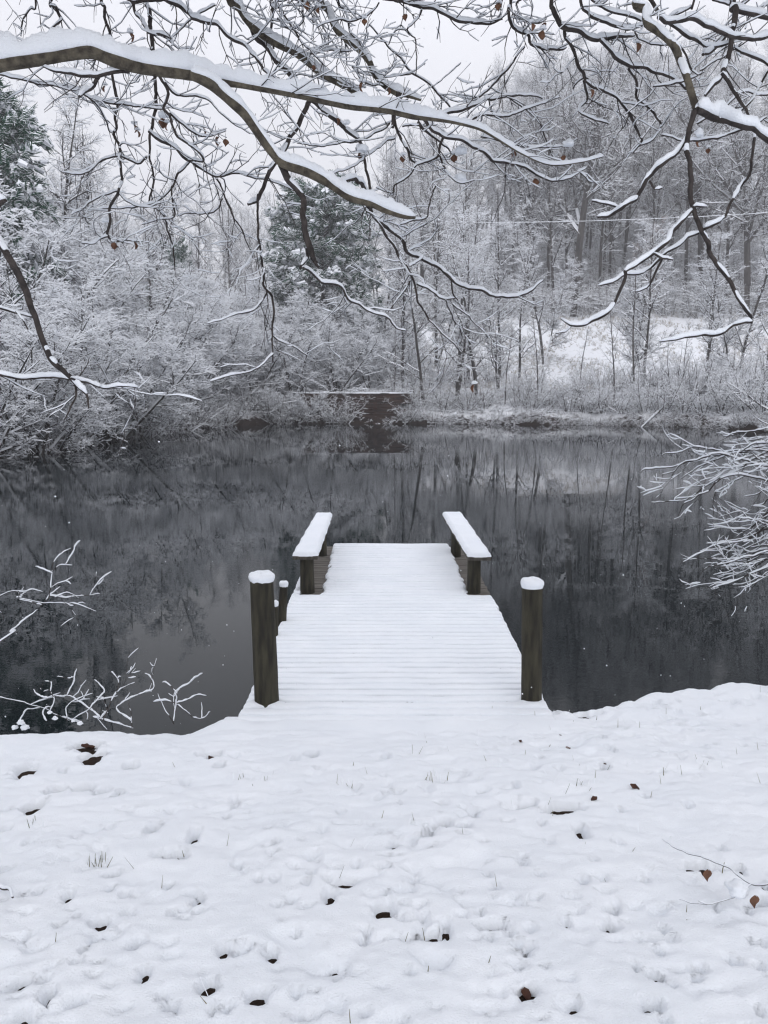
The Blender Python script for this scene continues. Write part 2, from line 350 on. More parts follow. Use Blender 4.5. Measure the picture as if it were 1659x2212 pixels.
# bare strip under the bench boards
bl0 = -.805 + .012 * jl; bl1 = -.585 - .012 * (Y - 7.6) + .016 * jl - .028 * pr + .014
br0 = .800 + .016 * jr + .028 * pr - .014
body = sm(0, .028, X - lo) * sm(0, .028, hi - X)
strip = 1 - sm(0, .012, X - bl0)
mid = sm(0, .03, X - bl1) * sm(0, .03, br0 - X)
cover = body * ((1 - far_) + far_ * np.maximum(strip * (Y < 9.2), mid))
lines = .30 + .70 * sm(-.30, .0, fbm(X * 1.3 + np.round((Y - DY0) / PL) * 7.7, np.round((Y - DY0) / PL) * 3.3, 2))
gs = (1 - sm(5.6, 8.2, Y)) * .80 + .25
groove = .8 * np.exp(-((np.minimum(ph, 1 - ph)) * PL / (.0085 + .0035 * (1 - sm(5, 7, Y)) + .002 * vn(X * 25, np.round((Y - DY0) / PL) * 5.1))) ** 4) + .2 * np.exp(-((np.minimum(ph, 1 - ph)) * PL / .02) ** 2)
depth = np.clip(gs * lines * 1.15, 0, 1) * (.70 + .30 * sm(-.5, .3, vn(X * 11 + pi_ * 3.1, pi_ * 1.7 + 0 * X)))
T = base * np.sqrt(cover) * (1 - 1.55 * depth * groove) + .0016 * fbm(X * 40, Y * 40, 2)
T -= .06 * (cover < .02)
endf = sm(0, .035, DY0 + NP_ * PL + .012 - Y)
T = T * np.sqrt(endf) - .01 * (endf < .02)
for (cx, cy, rr) in ((-.738, 4.96, .075), (.933, 4.98, .065), (-.745, 7.83, .07), (.87, 7.83, .07)):
    q = np.hypot(X - cx, Y - cy); T = T + (.012 if cy < 6 else -.028) * np.exp(-((q - rr) / .035) ** 2) * (cover > .3)
ok = T > -.001
fk = ok.ravel()[F].all(1); used, inv = np.unique(F[fk], return_inverse=True)
V = np.stack([X, Y, -.045 + np.maximum(T, -.003)], -1).reshape(-1, 3)[used]
local(mesh('snow_cover', V, inv.reshape(-1, 4), M_snow), dock)

def bench(label, xn0, xn1, xf0, xf1, y0, y1, legs):
    b = empty('bench', (0.5 * (xn0 + xf1), (y0 + y1) / 2, -.045), label=label, cat='bench', group='low plank benches at the end of the dock')
    V = np.array([(xn0, y0, .31), (xn1, y0, .31), (xf0, y1, .31), (xf1, y1, .31), (xn0, y0, .348), (xn1, y0, .348), (xf0, y1, .348), (xf1, y1, .348)])
    Fq = np.array([(0, 2, 3, 1), (4, 5, 7, 6), (0, 1, 5, 4), (2, 6, 7, 3), (0, 4, 6, 2), (1, 3, 7, 5)])
    bevel(local(mesh('seat', V, Fq, M_dplank, smooth=False), b))
    u = np.linspace(0, 1, 40); v = np.linspace(0, 1, 150); U, W, F = grid(u, v)
    xa = xn0 + (xf0 - xn0) * W; xb = xn1 + (xf1 - xn1) * W
    wob = .010 * fbm(W * 22, U * 0 + 3.3, 3)
    X = xa + (xb - xa) * U + wob * (2 * U - 1) * 1.2 + (2 * U - 1) * .008; Y = y0 - .008 + (y1 - y0 + .016) * W + .005 * fbm(U * 9, W * 0 + 1, 2) * (1 - W)
    e = np.minimum(np.minimum(U, 1 - U) * .24, np.minimum(W, 1 - W) * (y1 - y0))
    Z = .3465 + .043 * np.clip(e / .036, 0, 1) ** .45 + .005 * fbm(U * 3, W * 16, 3)
    local(mesh('snow_cover', np.stack([X, Y, Z], -1).reshape(-1, 3), F, M_snow), b)
    for k, (x, y, r) in enumerate(legs):
        o = post_mesh('leg', r, -.045, .3095, b, M_wood, seed=k * 3 + xn0); o.location = Vector((x, y, 0)) - b.location
    return b
bench('left bench of the dock, narrow snow capped board on two round posts', -.867, -.63, -.835, -.642, 7.70, 10.08, ((-.745, 7.83, .07), (-.735, 9.55, .062)))
bench('right bench of the dock, narrow snow capped board on two round posts', .795, 1.012, .728, .958, 7.66, 10.14, ((.87, 7.83, .068), (.84, 9.5, .06)))
def mooring(label, x, y, r, z0, z1, lean, cat='post', group=None, h=.043, seed=0, tp=.93):
    p = empty('mooring_post', (x, y, z0), label=label, cat=cat, group=group)
    o = post_mesh('post', r, 0, z1 - z0, p, M_wood, lean=lean, seed=seed, tp=tp)
    cap_mesh(r * tp, z1 - z0, h, p, lean=lean, seed=seed, over=1.12)
    return p
mp1 = mooring('tall round wooden post with snow cap at the left corner of the dock', -.738, 4.96, .077, -.047, .79, (-.012, 0), seed=1)
mp2 = mooring('tall round wooden post with snow cap at the right corner of the dock', .933, 4.98, .066, -.047, .745, (-.018, 0), seed=5, tp=.97)
for (x, y, z, s) in ((.905, 4.935, .52, .010), (.887, 4.94, .42, .012), (.893, 4.935, .44, .008)):
    V, Fq = box_arr(-s, s, -s * .8, s * .8, -s, s * .7, jit=.003)
    o = mesh('snow_patch', V, Fq, M_snow, parent=mp2); o.location = (x - .933 + .002, y - 4.98 + .02 - .012, z + .047); m_ = o.modifiers.new('s', 'SUBSURF'); m_.levels = 2; m_.render_levels = 2
mooring('short leaning stake with snow cap behind the tall left post', -.862, 6.75, .037, -.047, .30, (.022, .01), seed=8, h=.035)
mooring('lowest thin stake with snow cap mostly hidden by the tall left post', -.868, 6.35, .026, -.047, .245, (.008, 0), seed=9, h=.03)

# retaining wall on the far bank
wall = empty('retaining_wall', (-2.1, 47.2, -.6), label='rust brown timber retaining wall with snow on top across the pond', cat='retaining wall')
zs = np.linspace(-.75, 1.22, 8)
for i in range(7):
    V, Fq = box_arr(-4.9 + random.uniform(-.7, .4), 1.3 + random.uniform(-.6, .4), 46.95 + random.uniform(-.02, .02), 47.25, zs[i] + .008, zs[i + 1] - .008); local(mesh('timber', V, Fq, M_rust, smooth=False), wall)
for x in (-4.2, -2.3, -.5):
    V, Fq = box_arr(x - .11, x + .11, 46.80, 46.925, -.75, 1.18); local(mesh('upright', V, Fq, M_rust, smooth=False), wall)
U, W, F = grid(np.linspace(-5.2, 1.6, 120), np.linspace(46.93, 48.3, 14))
W = W + .10 * fbm(U * 1.6, U * 0 + 2.2, 3) * (1 - (W - 46.93) / 1.37)
local(mesh('snow_cover', np.stack([U, W, 1.235 + .045 * np.clip((W - 46.93) / .2, 0, 1) ** .5 + .03 * fbm(U * 2, W * 3, 2)], -1).reshape(-1, 3), F, M_snow), wall)

# ---------------------------------------------------------------- tree machinery
def prisms(name, P0, P1, R0, R1, m_bark, m_snow, parent, snow=1.0, smin=.006, hz=.25, wide=1.25, drop=.22):
    """many tapering twigs in one mesh; each carries a ridge of snow on its upper side where it lies flat enough"""
    P0 = np.asarray(P0, float); P1 = np.asarray(P1, float); R0 = np.asarray(R0, float)[:, None]; R1 = np.asarray(R1, float)[:, None]
    d = P1 - P0; ln = np.linalg.norm(d, axis=1, keepdims=True) + 1e-9; d = d / ln
    s = np.cross(d, np.array([0, 0, 1.0])); hs_ = np.linalg.norm(s, axis=1, keepdims=True)
    s = np.where(hs_ > .05, s / (hs_ + 1e-9), np.array([1.0, 0, 0])); u = np.cross(s, d)
    hor = np.clip((hs_ - hz) / (1 - hz), 0, 1)
    lump = rng.uniform(.45, 1.5, hor.shape) * (rng.random(hor.shape) > drop); hor = hor * lump
    t0 = R0 + hor * snow * (smin + np.minimum(R0 * 1.1, .045)); t1 = R1 + hor * snow * (smin + np.minimum(R1 * 1.1, .045))
    wd = 1 + (wide - 1) * hor
    V = np.stack([P0 - s * R0 * wd, P0 + u * t0, P0 + s * R0 * wd, P0 - u * R0, P1 - s * R1 * wd, P1 + u * t1, P1 + s * R1 * wd, P1 - u * R1], 1).reshape(-1, 3)
    n = len(P0); b = (np.arange(n) * 8)[:, None]
    q = np.array([[0, 1, 5, 4], [1, 2, 6, 5], [2, 3, 7, 6], [3, 0, 4, 7]])
    F = (b[:, None] + q[None]).reshape(-1, 4)
    mi = np.zeros((n, 4), int); mi[:, :2] = (hor > .02).astype(int)
    return mesh(name, V, F, [m_bark, m_snow], mi.ravel(), parent, smooth=False)
def rv(rs, k=1.0): return Vector((rs.uniform(-1, 1), rs.uniform(-1, 1), rs.uniform(-1, 1))) * k
class Grow:
    """recursive branch growth collecting segments by level"""
    def __init__(self, seed): self.rs = random.Random(seed); self.seg = {'trunk': [], 'crown': []}
    def limb(self, p, d, length, r, lev, spec, key='crown'):
        rs = self.rs; sp_ = spec[lev]; n = sp_['n']; st = length / n; q = p.copy(); dd = d.normalized()
        pts = []
        for i in range(n):
            k0 = i / n; k1 = (i + 1) / n
            dd = (dd + rv(rs, sp_['wob']) + Vector((0, 0, sp_['up']))).normalized()
            q2 = q + dd * st; r0 = r * (1 - k0 * sp_['tap']); r1 = r * (1 - k1 * sp_['tap'])
            self.seg[key].append((q, q2, r0, r1)); pts.append((q2, dd.copy(), r1, k1)); q = q2
        if lev + 1 < len(spec):
            nx = spec[lev + 1]
            for (a, t, rr, k) in pts:
                if k < sp_.get('bare', 0): continue
                c = nx['per']; c = int(c) + (rs.random() < c - int(c))
                for _ in range(c):
                    side = t.cross(rv(rs)).normalized()
                    if nx.get('flat'): side.z *= nx['flat']; side = side.normalized()
                    nd = t * nx['fwd'] + side
                    nd.z += nx.get('lift', 0)
                    fr = (1 - .55 * k) if nx.get('cone', True) else 1
                    self.limb(a - t * st * rs.random(), nd, length * nx['len'] * rs.uniform(.6, 1.15) * fr if not nx.get('abs') else nx['abs'] * rs.uniform(.55, 1.25) * fr, min(rr * .75, nx['r']) if nx.get('r') else rr * .6, lev + 1, spec)
    def build(self, root, mb, snow=1.0, smin=.008, hz=.25, wide=1.25):
        for key in ('trunk', 'crown'):
            sg = self.seg[key]
            if not sg: continue
            prisms(key, [a[0] for a in sg], [a[1] for a in sg], [a[2] for a in sg], [a[3] for a in sg], mb, M_snowfar, root, snow if key == 'crown' else snow * .35, smin, hz, wide)
PROTO = {}
def proto(kind, name, make, n):
    PROTO[kind] = []
    for i in range(n):
        PROTO[kind].append((name, make, 1000 * len(PROTO) + i))
BUILT = {}; KIDS = {}
USED = {}
def plant(kind, i, x, y, s=1.0, rz=None, z=None, sz=None, **k):
    """first use moves the prototype itself, later uses copy thing and parts"""
    lst = PROTO[kind]; i = i % len(lst); key = (kind, i)
    if key not in BUILT:
        name, make, seed = lst[i]; r = make(seed); r.name = name; BUILT[key] = r; KIDS[key] = [c for c in bpy.data.objects if c.parent == r]
        t = r
    else:
        r = BUILT[key]; t = r.copy(); COL.objects.link(t)
        for c in KIDS[key]:
            cc = c.copy(); COL.objects.link(cc); cc.parent = t
    for q in ('label', 'category', 'group'):
        if q in t: del t[q]
    zz = T1(x, y) - .05 if z is None else z
    t.location = (x, y, zz); t.rotation_euler = (0, 0, random.uniform(0, 6.28) if rz is None else rz); t.scale = (s, s, s * (sz or 1))
    prop(t, **k); return t

def mk_shrub(seed):          # broad many-stemmed bank shrub about 5 m high, fine layered twigs
    g_ = Grow(seed); r = empty('bank_shrub'); rs = g_.rs
    spec = [dict(n=9, wob=.11, up=-.012, tap=.8, bare=.12), dict(n=6, wob=.18, up=.01, tap=.7, per=1.9, len=.42, fwd=.7, flat=.6, r=.02, cone=True, lift=.05),
            dict(n=4, wob=.24, up=.02, tap=.6, per=1.9, abs=.75, fwd=.7, flat=.45, r=.0105), dict(n=3, wob=.30, up=.03, tap=.5, per=1.8, abs=.32, fwd=.7, flat=.6, r=.0085)]
    for i in range(8):
        a = 2 * math.pi * i / 8 + rs.uniform(-.3, .3); o_ = rs.uniform(.35, 1.15)
        g_.limb(Vector((math.cos(a) * .3, math.sin(a) * .3, 0)), Vector((math.cos(a) * o_, math.sin(a) * o_, 1.25)), rs.uniform(4.2, 5.6), rs.uniform(.045, .075), 0, spec, key='crown')
    g_.build(r, M_shrub, 1.0, .020, .2, 1.6); return r
def mk_brush(seed):          # low bank brush, 2 m
    g_ = Grow(seed); r = empty('low_shrub'); rs = g_.rs
    spec = [dict(n=7, wob=.14, up=0, tap=.8, bare=.1), dict(n=4, wob=.25, up=.03, tap=.6, per=1.5, abs=.8, fwd=.8, r=.011),
            dict(n=3, wob=.3, up=.02, tap=.5, per=1.8, abs=.32, fwd=.7, r=.007, flat=.7)]
    for i in range(13):
        a = 2 * math.pi * i / 13 + rs.uniform(-.3, .3); o_ = rs.uniform(.25, 1.5)
        g_.limb(Vector((math.cos(a) * .25, math.sin(a) * .25, 0)), Vector((math.cos(a) * o_, math.sin(a) * o_, 1.1)), rs.uniform(1.6, 2.9), rs.uniform(.018, .03), 0, spec)
    g_.build(r, M_shrub, 1.0, .010, .2, 1.4); return r
def mk_sapling(seed):        # slender bank tree 8 m
    g_ = Grow(seed); r = empty('slender_tree'); rs = g_.rs
    spec = [dict(n=14, wob=.06, up=.03, tap=.85, bare=.18), dict(n=6, wob=.16, up=.03, tap=.7, per=2.0, len=.30, fwd=.6, r=.026, lift=.12),
            dict(n=4, wob=.24, up=.02, tap=.6, per=1.8, abs=.75, fwd=.8, r=.012, flat=.5), dict(n=3, wob=.3, up=.02, tap=.5, per=1.8, abs=.30, fwd=.7, r=.0075, flat=.6)]
    tr = spec[:]; g_.limb(Vector((0, 0, 0)), Vector((rs.uniform(-.1, .1), rs.uniform(-.1, .1), 1)), rs.uniform(7.5, 8.8), .085, 0, tr, key='trunk')
    if seed % 2: g_.limb(Vector((.05, 0, 0)), Vector((rs.uniform(-.45, .45), rs.uniform(-.2, .2), 1)), rs.uniform(5, 6.5), .06, 0, tr, key='trunk')
    g_.build(r, M_barkfar, 1.0, .012, .2, 1.4); return r
def mk_thin(seed):           # young thin tree 5 m with few branches
    g_ = Grow(seed); r = empty('young_tree'); rs = g_.rs
    spec = [dict(n=10, wob=.05, up=.03, tap=.8, bare=.1), dict(n=5, wob=.14, up=.04, tap=.7, per=2.2, abs=1.3, fwd=.9, r=.013, lift=.1), dict(n=3, wob=.25, up=.02, tap=.5, per=1.6, abs=.4, fwd=.8, r=.008)]
    g_.limb(Vector((0, 0, 0)), Vector((rs.uniform(-.06, .06), 0, 1)), rs.uniform(4.8, 5.6), .05, 0, spec, key='trunk')
    g_.build(r, M_barkfar, 1.0, .010, .25, 1.3); return r
def mk_wood(seed):           # tall forest tree 20 m
    g_ = Grow(seed); r = empty('forest_tree'); rs = g_.rs
    spec = [dict(n=16, wob=.035, up=.04, tap=.82, bare=.30), dict(n=7, wob=.14, up=.06, tap=.75, per=2.1, len=.27, fwd=.75, r=.075, lift=.15),
            dict(n=5, wob=.2, up=.04, tap=.65, per=1.6, abs=1.9, fwd=.8, r=.03), dict(n=3, wob=.28, up=.03, tap=.5, per=1.5, abs=.8, fwd=.8, r=.016)]
    g_.limb(Vector((0, 0, -.5)), Vector((rs.uniform(-.05, .05), rs.uniform(-.05, .05), 1)), rs.uniform(18, 22), rs.uniform(.15, .22), 0, spec, key='trunk')
    g_.build(r, M_barkfar, .9, .012, .25, 1.3); return r
def mk_oak(seed):            # big forest tree with heavy forking limbs
    g_ = Grow(seed); r = empty('oak_tree'); rs = g_.rs
    spec = [dict(n=9, wob=.03, up=.04, tap=.45, bare=.55), dict(n=9, wob=.15, up=.07, tap=.8, per=2.0, len=.55, fwd=.9, r=.19, lift=.1, cone=False), dict(n=7, wob=.2, up=.03, tap=.75, per=1.5, abs=4.0, fwd=.8, r=.08),
            dict(n=4, wob=.24, up=.03, tap=.6, per=1.5, abs=1.6, fwd=.8, r=.032), dict(n=3, wob=.28, up=.03, tap=.5, per=1.4, abs=.7, fwd=.8, r=.018)]
    g_.limb(Vector((0, 0, -.5)), Vector((.03, 0, 1)), 15, .33, 0, spec, key='trunk')
    g_.build(r, M_barkfar, .9, .014, .25, 1.2); return r
def mk_conifer(seed, big=True):
    """white pine: whorls of drooping boughs carrying needle sprays, snow lying in clumps on top"""
    rs = random.Random(seed); r = empty('pine_tree'); N0, N1, A0, A1 = [], [], [], []; T = []
    S0, S1, B0, B1 = [], [], [], []
    Hh = 9.0
    T.append((Vector((0, 0, 0)), Vector((0, 0, Hh * .6)), .16, .09)); T.append((Vector((0, 0, Hh * .6)), Vector((0, 0, Hh)), .09, .02))
    z = .9
    while z < Hh - .2:
        k = z / Hh; L_ = 2.95 * math.sqrt(max(.03, 1 - max(0, (k - .62) / .40) ** 2)) + .12
        for j in range(9):
            a = rs.uniform(0, 6.283); q = Vector((0, 0, z + rs.uniform(-.15, .15))); d = Vector((math.cos(a), math.sin(a), rs.uniform(.0, .35) + .3 * k)); n = 8; L2 = L_ * rs.uniform(.70, 1.10)
            br = []
            for i in range(n):
                d = (d + rv(rs, .10) + Vector((0, 0, -.035))).normalized(); q2 = q + d * L2 / n
                T.append((q, q2, .03 * (1 - i / n) + .006, .03 * (1 - (i + 1) / n) + .004)); br.append((q2, d.copy())); q = q2
            hasnow = rs.random() < .5
            for i, (p, t) in enumerate(br):
                if i < 1: continue
                for c in range(6):
                    sd = t.cross(Vector((0, 0, 1))).normalized() * rs.choice((-1, 1)); p2 = p + rv(rs, .15)
                    dd = (t * rs.uniform(.35, 1.0) + sd * rs.uniform(.2, 1.0) + Vector((0, 0, rs.uniform(-.4, .25)))).normalized(); ln = rs.uniform(.20, .42)
                    e = p2 + dd * ln
                    for m_ in range(4):
                        o_ = rv(rs, .05); f_ = e + rv(rs, .13); N0.append(p2 + o_); N1.append(f_); A0.append(rs.uniform(.022, .035)); A1.append(.006)
                    if hasnow and rs.random() < .36:
                        for _ in range(2): S0.append(p2 + Vector((0, 0, .06)) + rv(rs, .05)); S1.append(e + Vector((0, 0, .03)) + rv(rs, .05)); B0.append(rs.uniform(.05, .10)); B1.append(rs.uniform(.02, .07))
        z += .30
    prisms('trunk', [a[0] for a in T], [a[1] for a in T], [a[2] for a in T], [a[3] for a in T], M_barkfar, M_snowfar, r, .6, .01)
    cr = prisms('crown', N0, N1, A0, A1, M_needle, M_snowfar, r, 0.0, .0, 2.0)
    prisms('snow', S0, S1, B0, B1, M_snowfar, M_snowfar, cr, .25, .01, .1, 1.3)
    return r
proto('shrub', 'bank_shrub', mk_shrub, 4); proto('brush', 'low_shrub', mk_brush, 4); proto('sapling', 'slender_tree', mk_sapling, 5)
proto('thin', 'young_tree', mk_thin, 3); proto('wood', 'forest_tree', mk_wood, 6); proto('oak', 'oak_tree', mk_oak, 2)
proto('pine', 'pine_tree', mk_conifer, 2)

# ---------------------------------------------------------------- far planting
def D(px, y): return PX(px, y), y
# pines
def pine(px, y, ztop_px, zbase, widthpx, label, i, rz):
    x = PX(px, y); dep = y * cp; ang = math.atan((1106 - ztop_px) / 1790) - PITCH; zt = 2 + y * math.tan(ang)
    h = zt - zbase; s = (widthpx / 1790 * y) / 6.2
    t = plant('pine', i, x, y, s, rz, z=zbase, sz=(h / 9.0) / s, label=label, cat='pine tree', group='snowy pines across the pond')
pine(700, 56, 405, 0.6, 235, 'round dark green pine loaded with snow standing alone behind the bank shrubs near the centre', 0, 1.0)
pine(15, 33, 235, 0.4, 270, 'tall dark pine at the left edge of the picture', 1, 2.2)
pine(-90, 33, 120, 0.5, 260, 'dark pine mostly outside the left edge beyond the tall edge pine', 0, 4.0)
pine(378, 50, 535, 0.5, 105, 'small dark pine peeking between the left shrubs', 1, 5.0)
pine(640, 62, 470, 1.6, 110, 'small snowy pine just left of the big central pine', 1, .7)
# shrubs on the left and centre bank: (px, y, scale, label)
SH = [(-60, 25.5, 1.05), (60, 27.5, 1.0), (150, 30.5, 1.15), (40, 33, 1.35), (240, 33.5, 1.05), (160, 38, 1.35), (315, 37.5, 1.1), (270, 43, 1.35), (400, 42, 1.1), (360, 47, 1.25), (470, 46.2, 1.1), (440, 52, 1.25), (550, 47.6, 1.0), (540, 53, 1.2),
      (630, 49.5, .95), (640, 54, 1.2), (730, 50.5, .9), (745, 55, 1.1), (800, 52, .85), (-160, 28, 1.3), (-120, 34, 1.6), (90, 36, 1.5), (200, 34.5, 1.2), (345, 40, 1.15), (510, 49, 1.15), (590, 51, 1.1), (690, 57, 1.2), (610, 46.86, .42), (662, 46.86, .34), (285, 35.8, .9), (105, 28.8, .8), (430, 44.2, .85)]
ORD = ['first', 'second', 'third', 'fourth', 'fifth', 'sixth', 'seventh', 'eighth', 'ninth', 'tenth', 'eleventh', 'twelfth', 'thirteenth', 'fourteenth', 'fifteenth', 'sixteenth', 'seventeenth', 'eighteenth', 'nineteenth', 'twentieth'] + ['twenty-' + q for q in ('first', 'second', 'third', 'fourth', 'fifth', 'sixth', 'seventh', 'eighth', 'ninth')] + ['thirtieth'] + ['thirty-' + q for q in ('first', 'second', 'third', 'fourth', 'fifth', 'sixth', 'seventh', 'eighth', 'ninth')] + ['fortieth'] + ['forty-' + q for q in ('first', 'second', 'third', 'fourth', 'fifth', 'sixth', 'seventh', 'eighth', 'ninth')] + ['fiftieth'] + ['fifty-' + q for q in ('first', 'second', 'third', 'fourth', 'fifth', 'sixth', 'seventh', 'eighth', 'ninth')]
def ordinal(items, test, front, back):
    r = [None] * len(items)
    for flag, text in ((True, front), (False, back)):
        ix = sorted([i for i in range(len(items)) if test(items[i]) == flag], key=lambda i: items[i][0])
        for n, i in enumerate(ix): r[i] = text % ORD[n]
    return r
FR = set((610, 662, -60, 60, 150, 240, 315, 400, 470, 550, 630, 730, 800, 105, 285, 430, 345))
SHL = ordinal(SH, lambda q: q[0] in FR, 'broad snow laced shrub, %s from the left in the row along the left waterline', 'tall snow laced shrub, %s from the left in the row behind the waterline shrubs')
for i, (px, y, s) in enumerate(SH):
    x, y = D(px, y)
    plant('shrub', i, x, y, s, label=SHL[i], cat='shrub', group='broad snowy shrubs along the left far bank')
rs = random.Random(5)
BR = [(820, 48.6, .8), (870, 48, .9), (905, 47.6, .8), (960, 47.6, .9), (1010, 47.3, 1.0), (1045, 47.4, .8), (1120, 47.3, .9), (1150, 47, 1.0), (1185, 47.2, .8), (1230, 46.4, .8), (1265, 46.3, 1.15), (1300, 46, 1.0), (1345, 45.3, .9), (1390, 45.2, 1.0),
      (1430, 44.6, 1.0), (1475, 44.2, 1.1), (1520, 43.6, 1.1), (1560, 42.8, 1.15), (1610, 42, 1.2), (1650, 40.6, 1.3), (1700, 39.5, 1.4), (1450, 47, 1.2), (1500, 46.5, 1.2), (1560, 46, 1.2), (1620, 45, 1.3), (1680, 44, 1.3), (925, 50, 1.0), (860, 52, 1.1), (940, 54, 1.2), (1000, 52, 1.0), (1060, 54, 1.0),
      (1400, 49, .9), (1610, 50, 1.2), (1660, 54, 1.3), (575, 46.9, .7), (240, 35, .7), (640, 46.75, .9), (690, 46.78, .8), (745, 46.75, .9), (885, 46.8, .75), (612, 46.8, .8), (665, 46.85, .65), (715, 46.8, .7), (725, 46.85, .9), (595, 46.8, .95), (555, 46.6, .9), (530, 45.8, 1.0), (505, 45, .9), (485, 44.2, 1.0), (465, 43.4, .9), (445, 42.4, 1.0), (420, 41.4, .9), (400, 40, 1.0), (375, 38.8, .9), (350, 37.8, 1.0), (325, 36.7, .9), (300, 35.8, .9), (575, 46.75, .8)]
BR += [(1110 + i * 44 + random.uniform(-10, 10), 48.2 + random.uniform(-.6, .9) - max(0, i - 6) * .45, random.uniform(.7, 1.05)) for i in range(14)]
BRL = ordinal(BR, lambda q: q[1] < 48.7 and not (q[0] in (1450, 1500, 1560, 1620, 1680) and q[1] > 43.5), 'low snowy shrub on the far waterline, %s from the left of that row', 'low snowy shrub behind the waterline row, %s from the left')
for i, (px, y, s) in enumerate(BR):
    x, y = D(px, y)
    s *= .92
    plant('brush', i, x, y, s, label=BRL[i], cat='shrub', group='low snowy shrubs along the right far bank')
# small clumps hanging over the waterline
WC = []
for k_ in range(34):
    px = 885 + k_ * 24 + random.uniform(-7, 7); yy = 49.0
    while pond_sd(np.array([PX(px, yy)]), np.array([yy]))[0] > .12: yy -= .05
    WC.append((px, yy, random.uniform(.34, .6)))
for px in (735, 842, 872, 890): WC.append((px, 46.86, random.uniform(.3, .4)))
WCL = ordinal(WC, lambda q: True, 'small snowy weed clump at the far waterline, %s from the left', '')
for i, (px, y, s) in enumerate(WC):
    plant('brush', i * 3 + 1, PX(px, y), y, s, sz=.75, label=WCL[i], cat='weed clump', group='small weed clumps along the far waterline')
# slender bank trees
SA = [(165, 41, 1.75, 'tall thin dark trunked tree at left rising above the shrubs beside the edge pine', 0), (225, 42, 1.55, 'tall thin tree just right of the first thin tree above the left shrubs', 1), (150, 44, 1.35, 'thinner tree between the left pine and the tall thin tree', 2),
      (310, 47, 1.35, 'slender tree above the left shrubs left of the small dark pine', 3), (345, 44, 1.25, 'straight snowy tree with dark lower trunk in front of the small dark pine', 4), (265, 40, 1.1, 'short forked tree low among the left shrubs', 1),
      (90, 40, 1.8, 'snowy leafless tree in front of the edge pine', 3), (30, 43, 1.7, 'snowy leafless tree at the far left edge beside the pine', 2),
      (915, 48.2, 1.25, 'slender tree on the bank right of the retaining wall', 0), (985, 48.6, 1.45, 'double stemmed slender tree at the centre right bank', 3), (1030, 48.3, 1.3, 'slender tree beside the double stemmed bank tree', 2), (1075, 50, 1.2, 'snowy tree leaning right behind the centre right bank', 1),
      (870, 51, 1.4, 'tall slender tree right behind the big central pine', 4), (820, 56, 1.3, 'slender tree touching the right side of the central pine', 2),
      (1390, 50, 1.25, 'leaning forked snowy tree standing in the meadow', 1), (1360, 52, 1.25, 'straight tree left of the leaning meadow tree', 0), (1520, 49, 1.15, 'dark straight tree right of the leaning meadow tree', 4), (1590, 50, 1.3, 'snowy tree at the right end of the meadow', 3), (1650, 47, 1.25, 'snowy tree cut by the right edge of the picture', 2),
      (1120, 55, 1.1, 'snowy tree at the left foot of the meadow hill', 0), (1170, 60, 1.25, 'bushy snowy tree on the crest at the left of the meadow', 3), (1010, 56, 1.45, 'broad snowy tree behind the bank path', 4), (940, 60, 1.5, 'broad snowy tree left of the meadow hill', 1)]
for i, (px, y, s, lb, k) in enumerate(SA):
    x, y = D(px, y); plant('sapling', k, x, y, s, rz=i * 1.3, label=lb, cat='tree', group='slender trees on the far bank')
TH = [(1160, 47.5, 1.0), (1325, 46.8, 1.15), (1368, 47, 1.4), (1250, 48, .8), (1470, 50, .8), (850, 48.5, .9), (1090, 47.6, .85), (1550, 54, 1.0)]
THL = ordinal(TH, lambda q: True, 'thin young tree, %s from the left among those on the right far bank', '')
for i, (px, y, s) in enumerate(TH):
    x, y = D(px, y); plant('thin', i, x, y, s, label=THL[i], cat='young tree', group='thin young trees on the right far bank')
# woods behind
x, y = D(1232, 76); plant('oak', 0, x, y, 1.08, rz=.4, label='big thick trunked tree standing out of the hazy wood on the ridge', cat='tree')
x, y = D(1500, 84); plant('oak', 1, x, y, 1.0, rz=2.0, label='big tree in the hazy wood above the right end of the meadow', cat='tree')
x, y = D(1130, 84); plant('oak', 1, x, y, .95, rz=4.0, label='big spreading tree in the wood left of the thick trunked tree', cat='tree')
x, y = D(1600, 74); plant('oak', 0, x, y, .95, rz=3.4, label='big tree in the wood near the right edge of the picture', cat='tree')
n = 0
def crowd(n_, px0, px1, y0, y1, s0, s1, label, group, seed):
    r2 = random.Random(seed); pts = []
    while len(pts) < n_:
        y = y0 + (y1 - y0) * r2.random() ** .8; px = r2.uniform(px0, px1); x = PX(px, y)
        if all((x - a) ** 2 + (y - b) ** 2 > 3.2 for a, b in pts): pts.append((x, y))
    for i, (x, y) in enumerate(pts):
        plant('wood', r2.randrange(6), x, y, r2.uniform(s0, s1), label=label, cat='tree', group=group)
crowd(112, 1080, 1850, 77, 125, .8, 1.1, 'one of the hazy leafless trees of the wood rising on the right slope', 'hazy trees of the wood on the right slope', 3)
crowd(26, 840, 1090, 72, 120, .65, .9, 'one of the hazy leafless trees behind the centre of the far bank', 'hazy trees behind the centre of the far bank', 4)
crowd(64, -150, 840, 80, 125, .68, .92, 'one of the low hazy trees on the skyline behind the left shrubs', 'hazy trees on the skyline behind the left shrubs', 6)
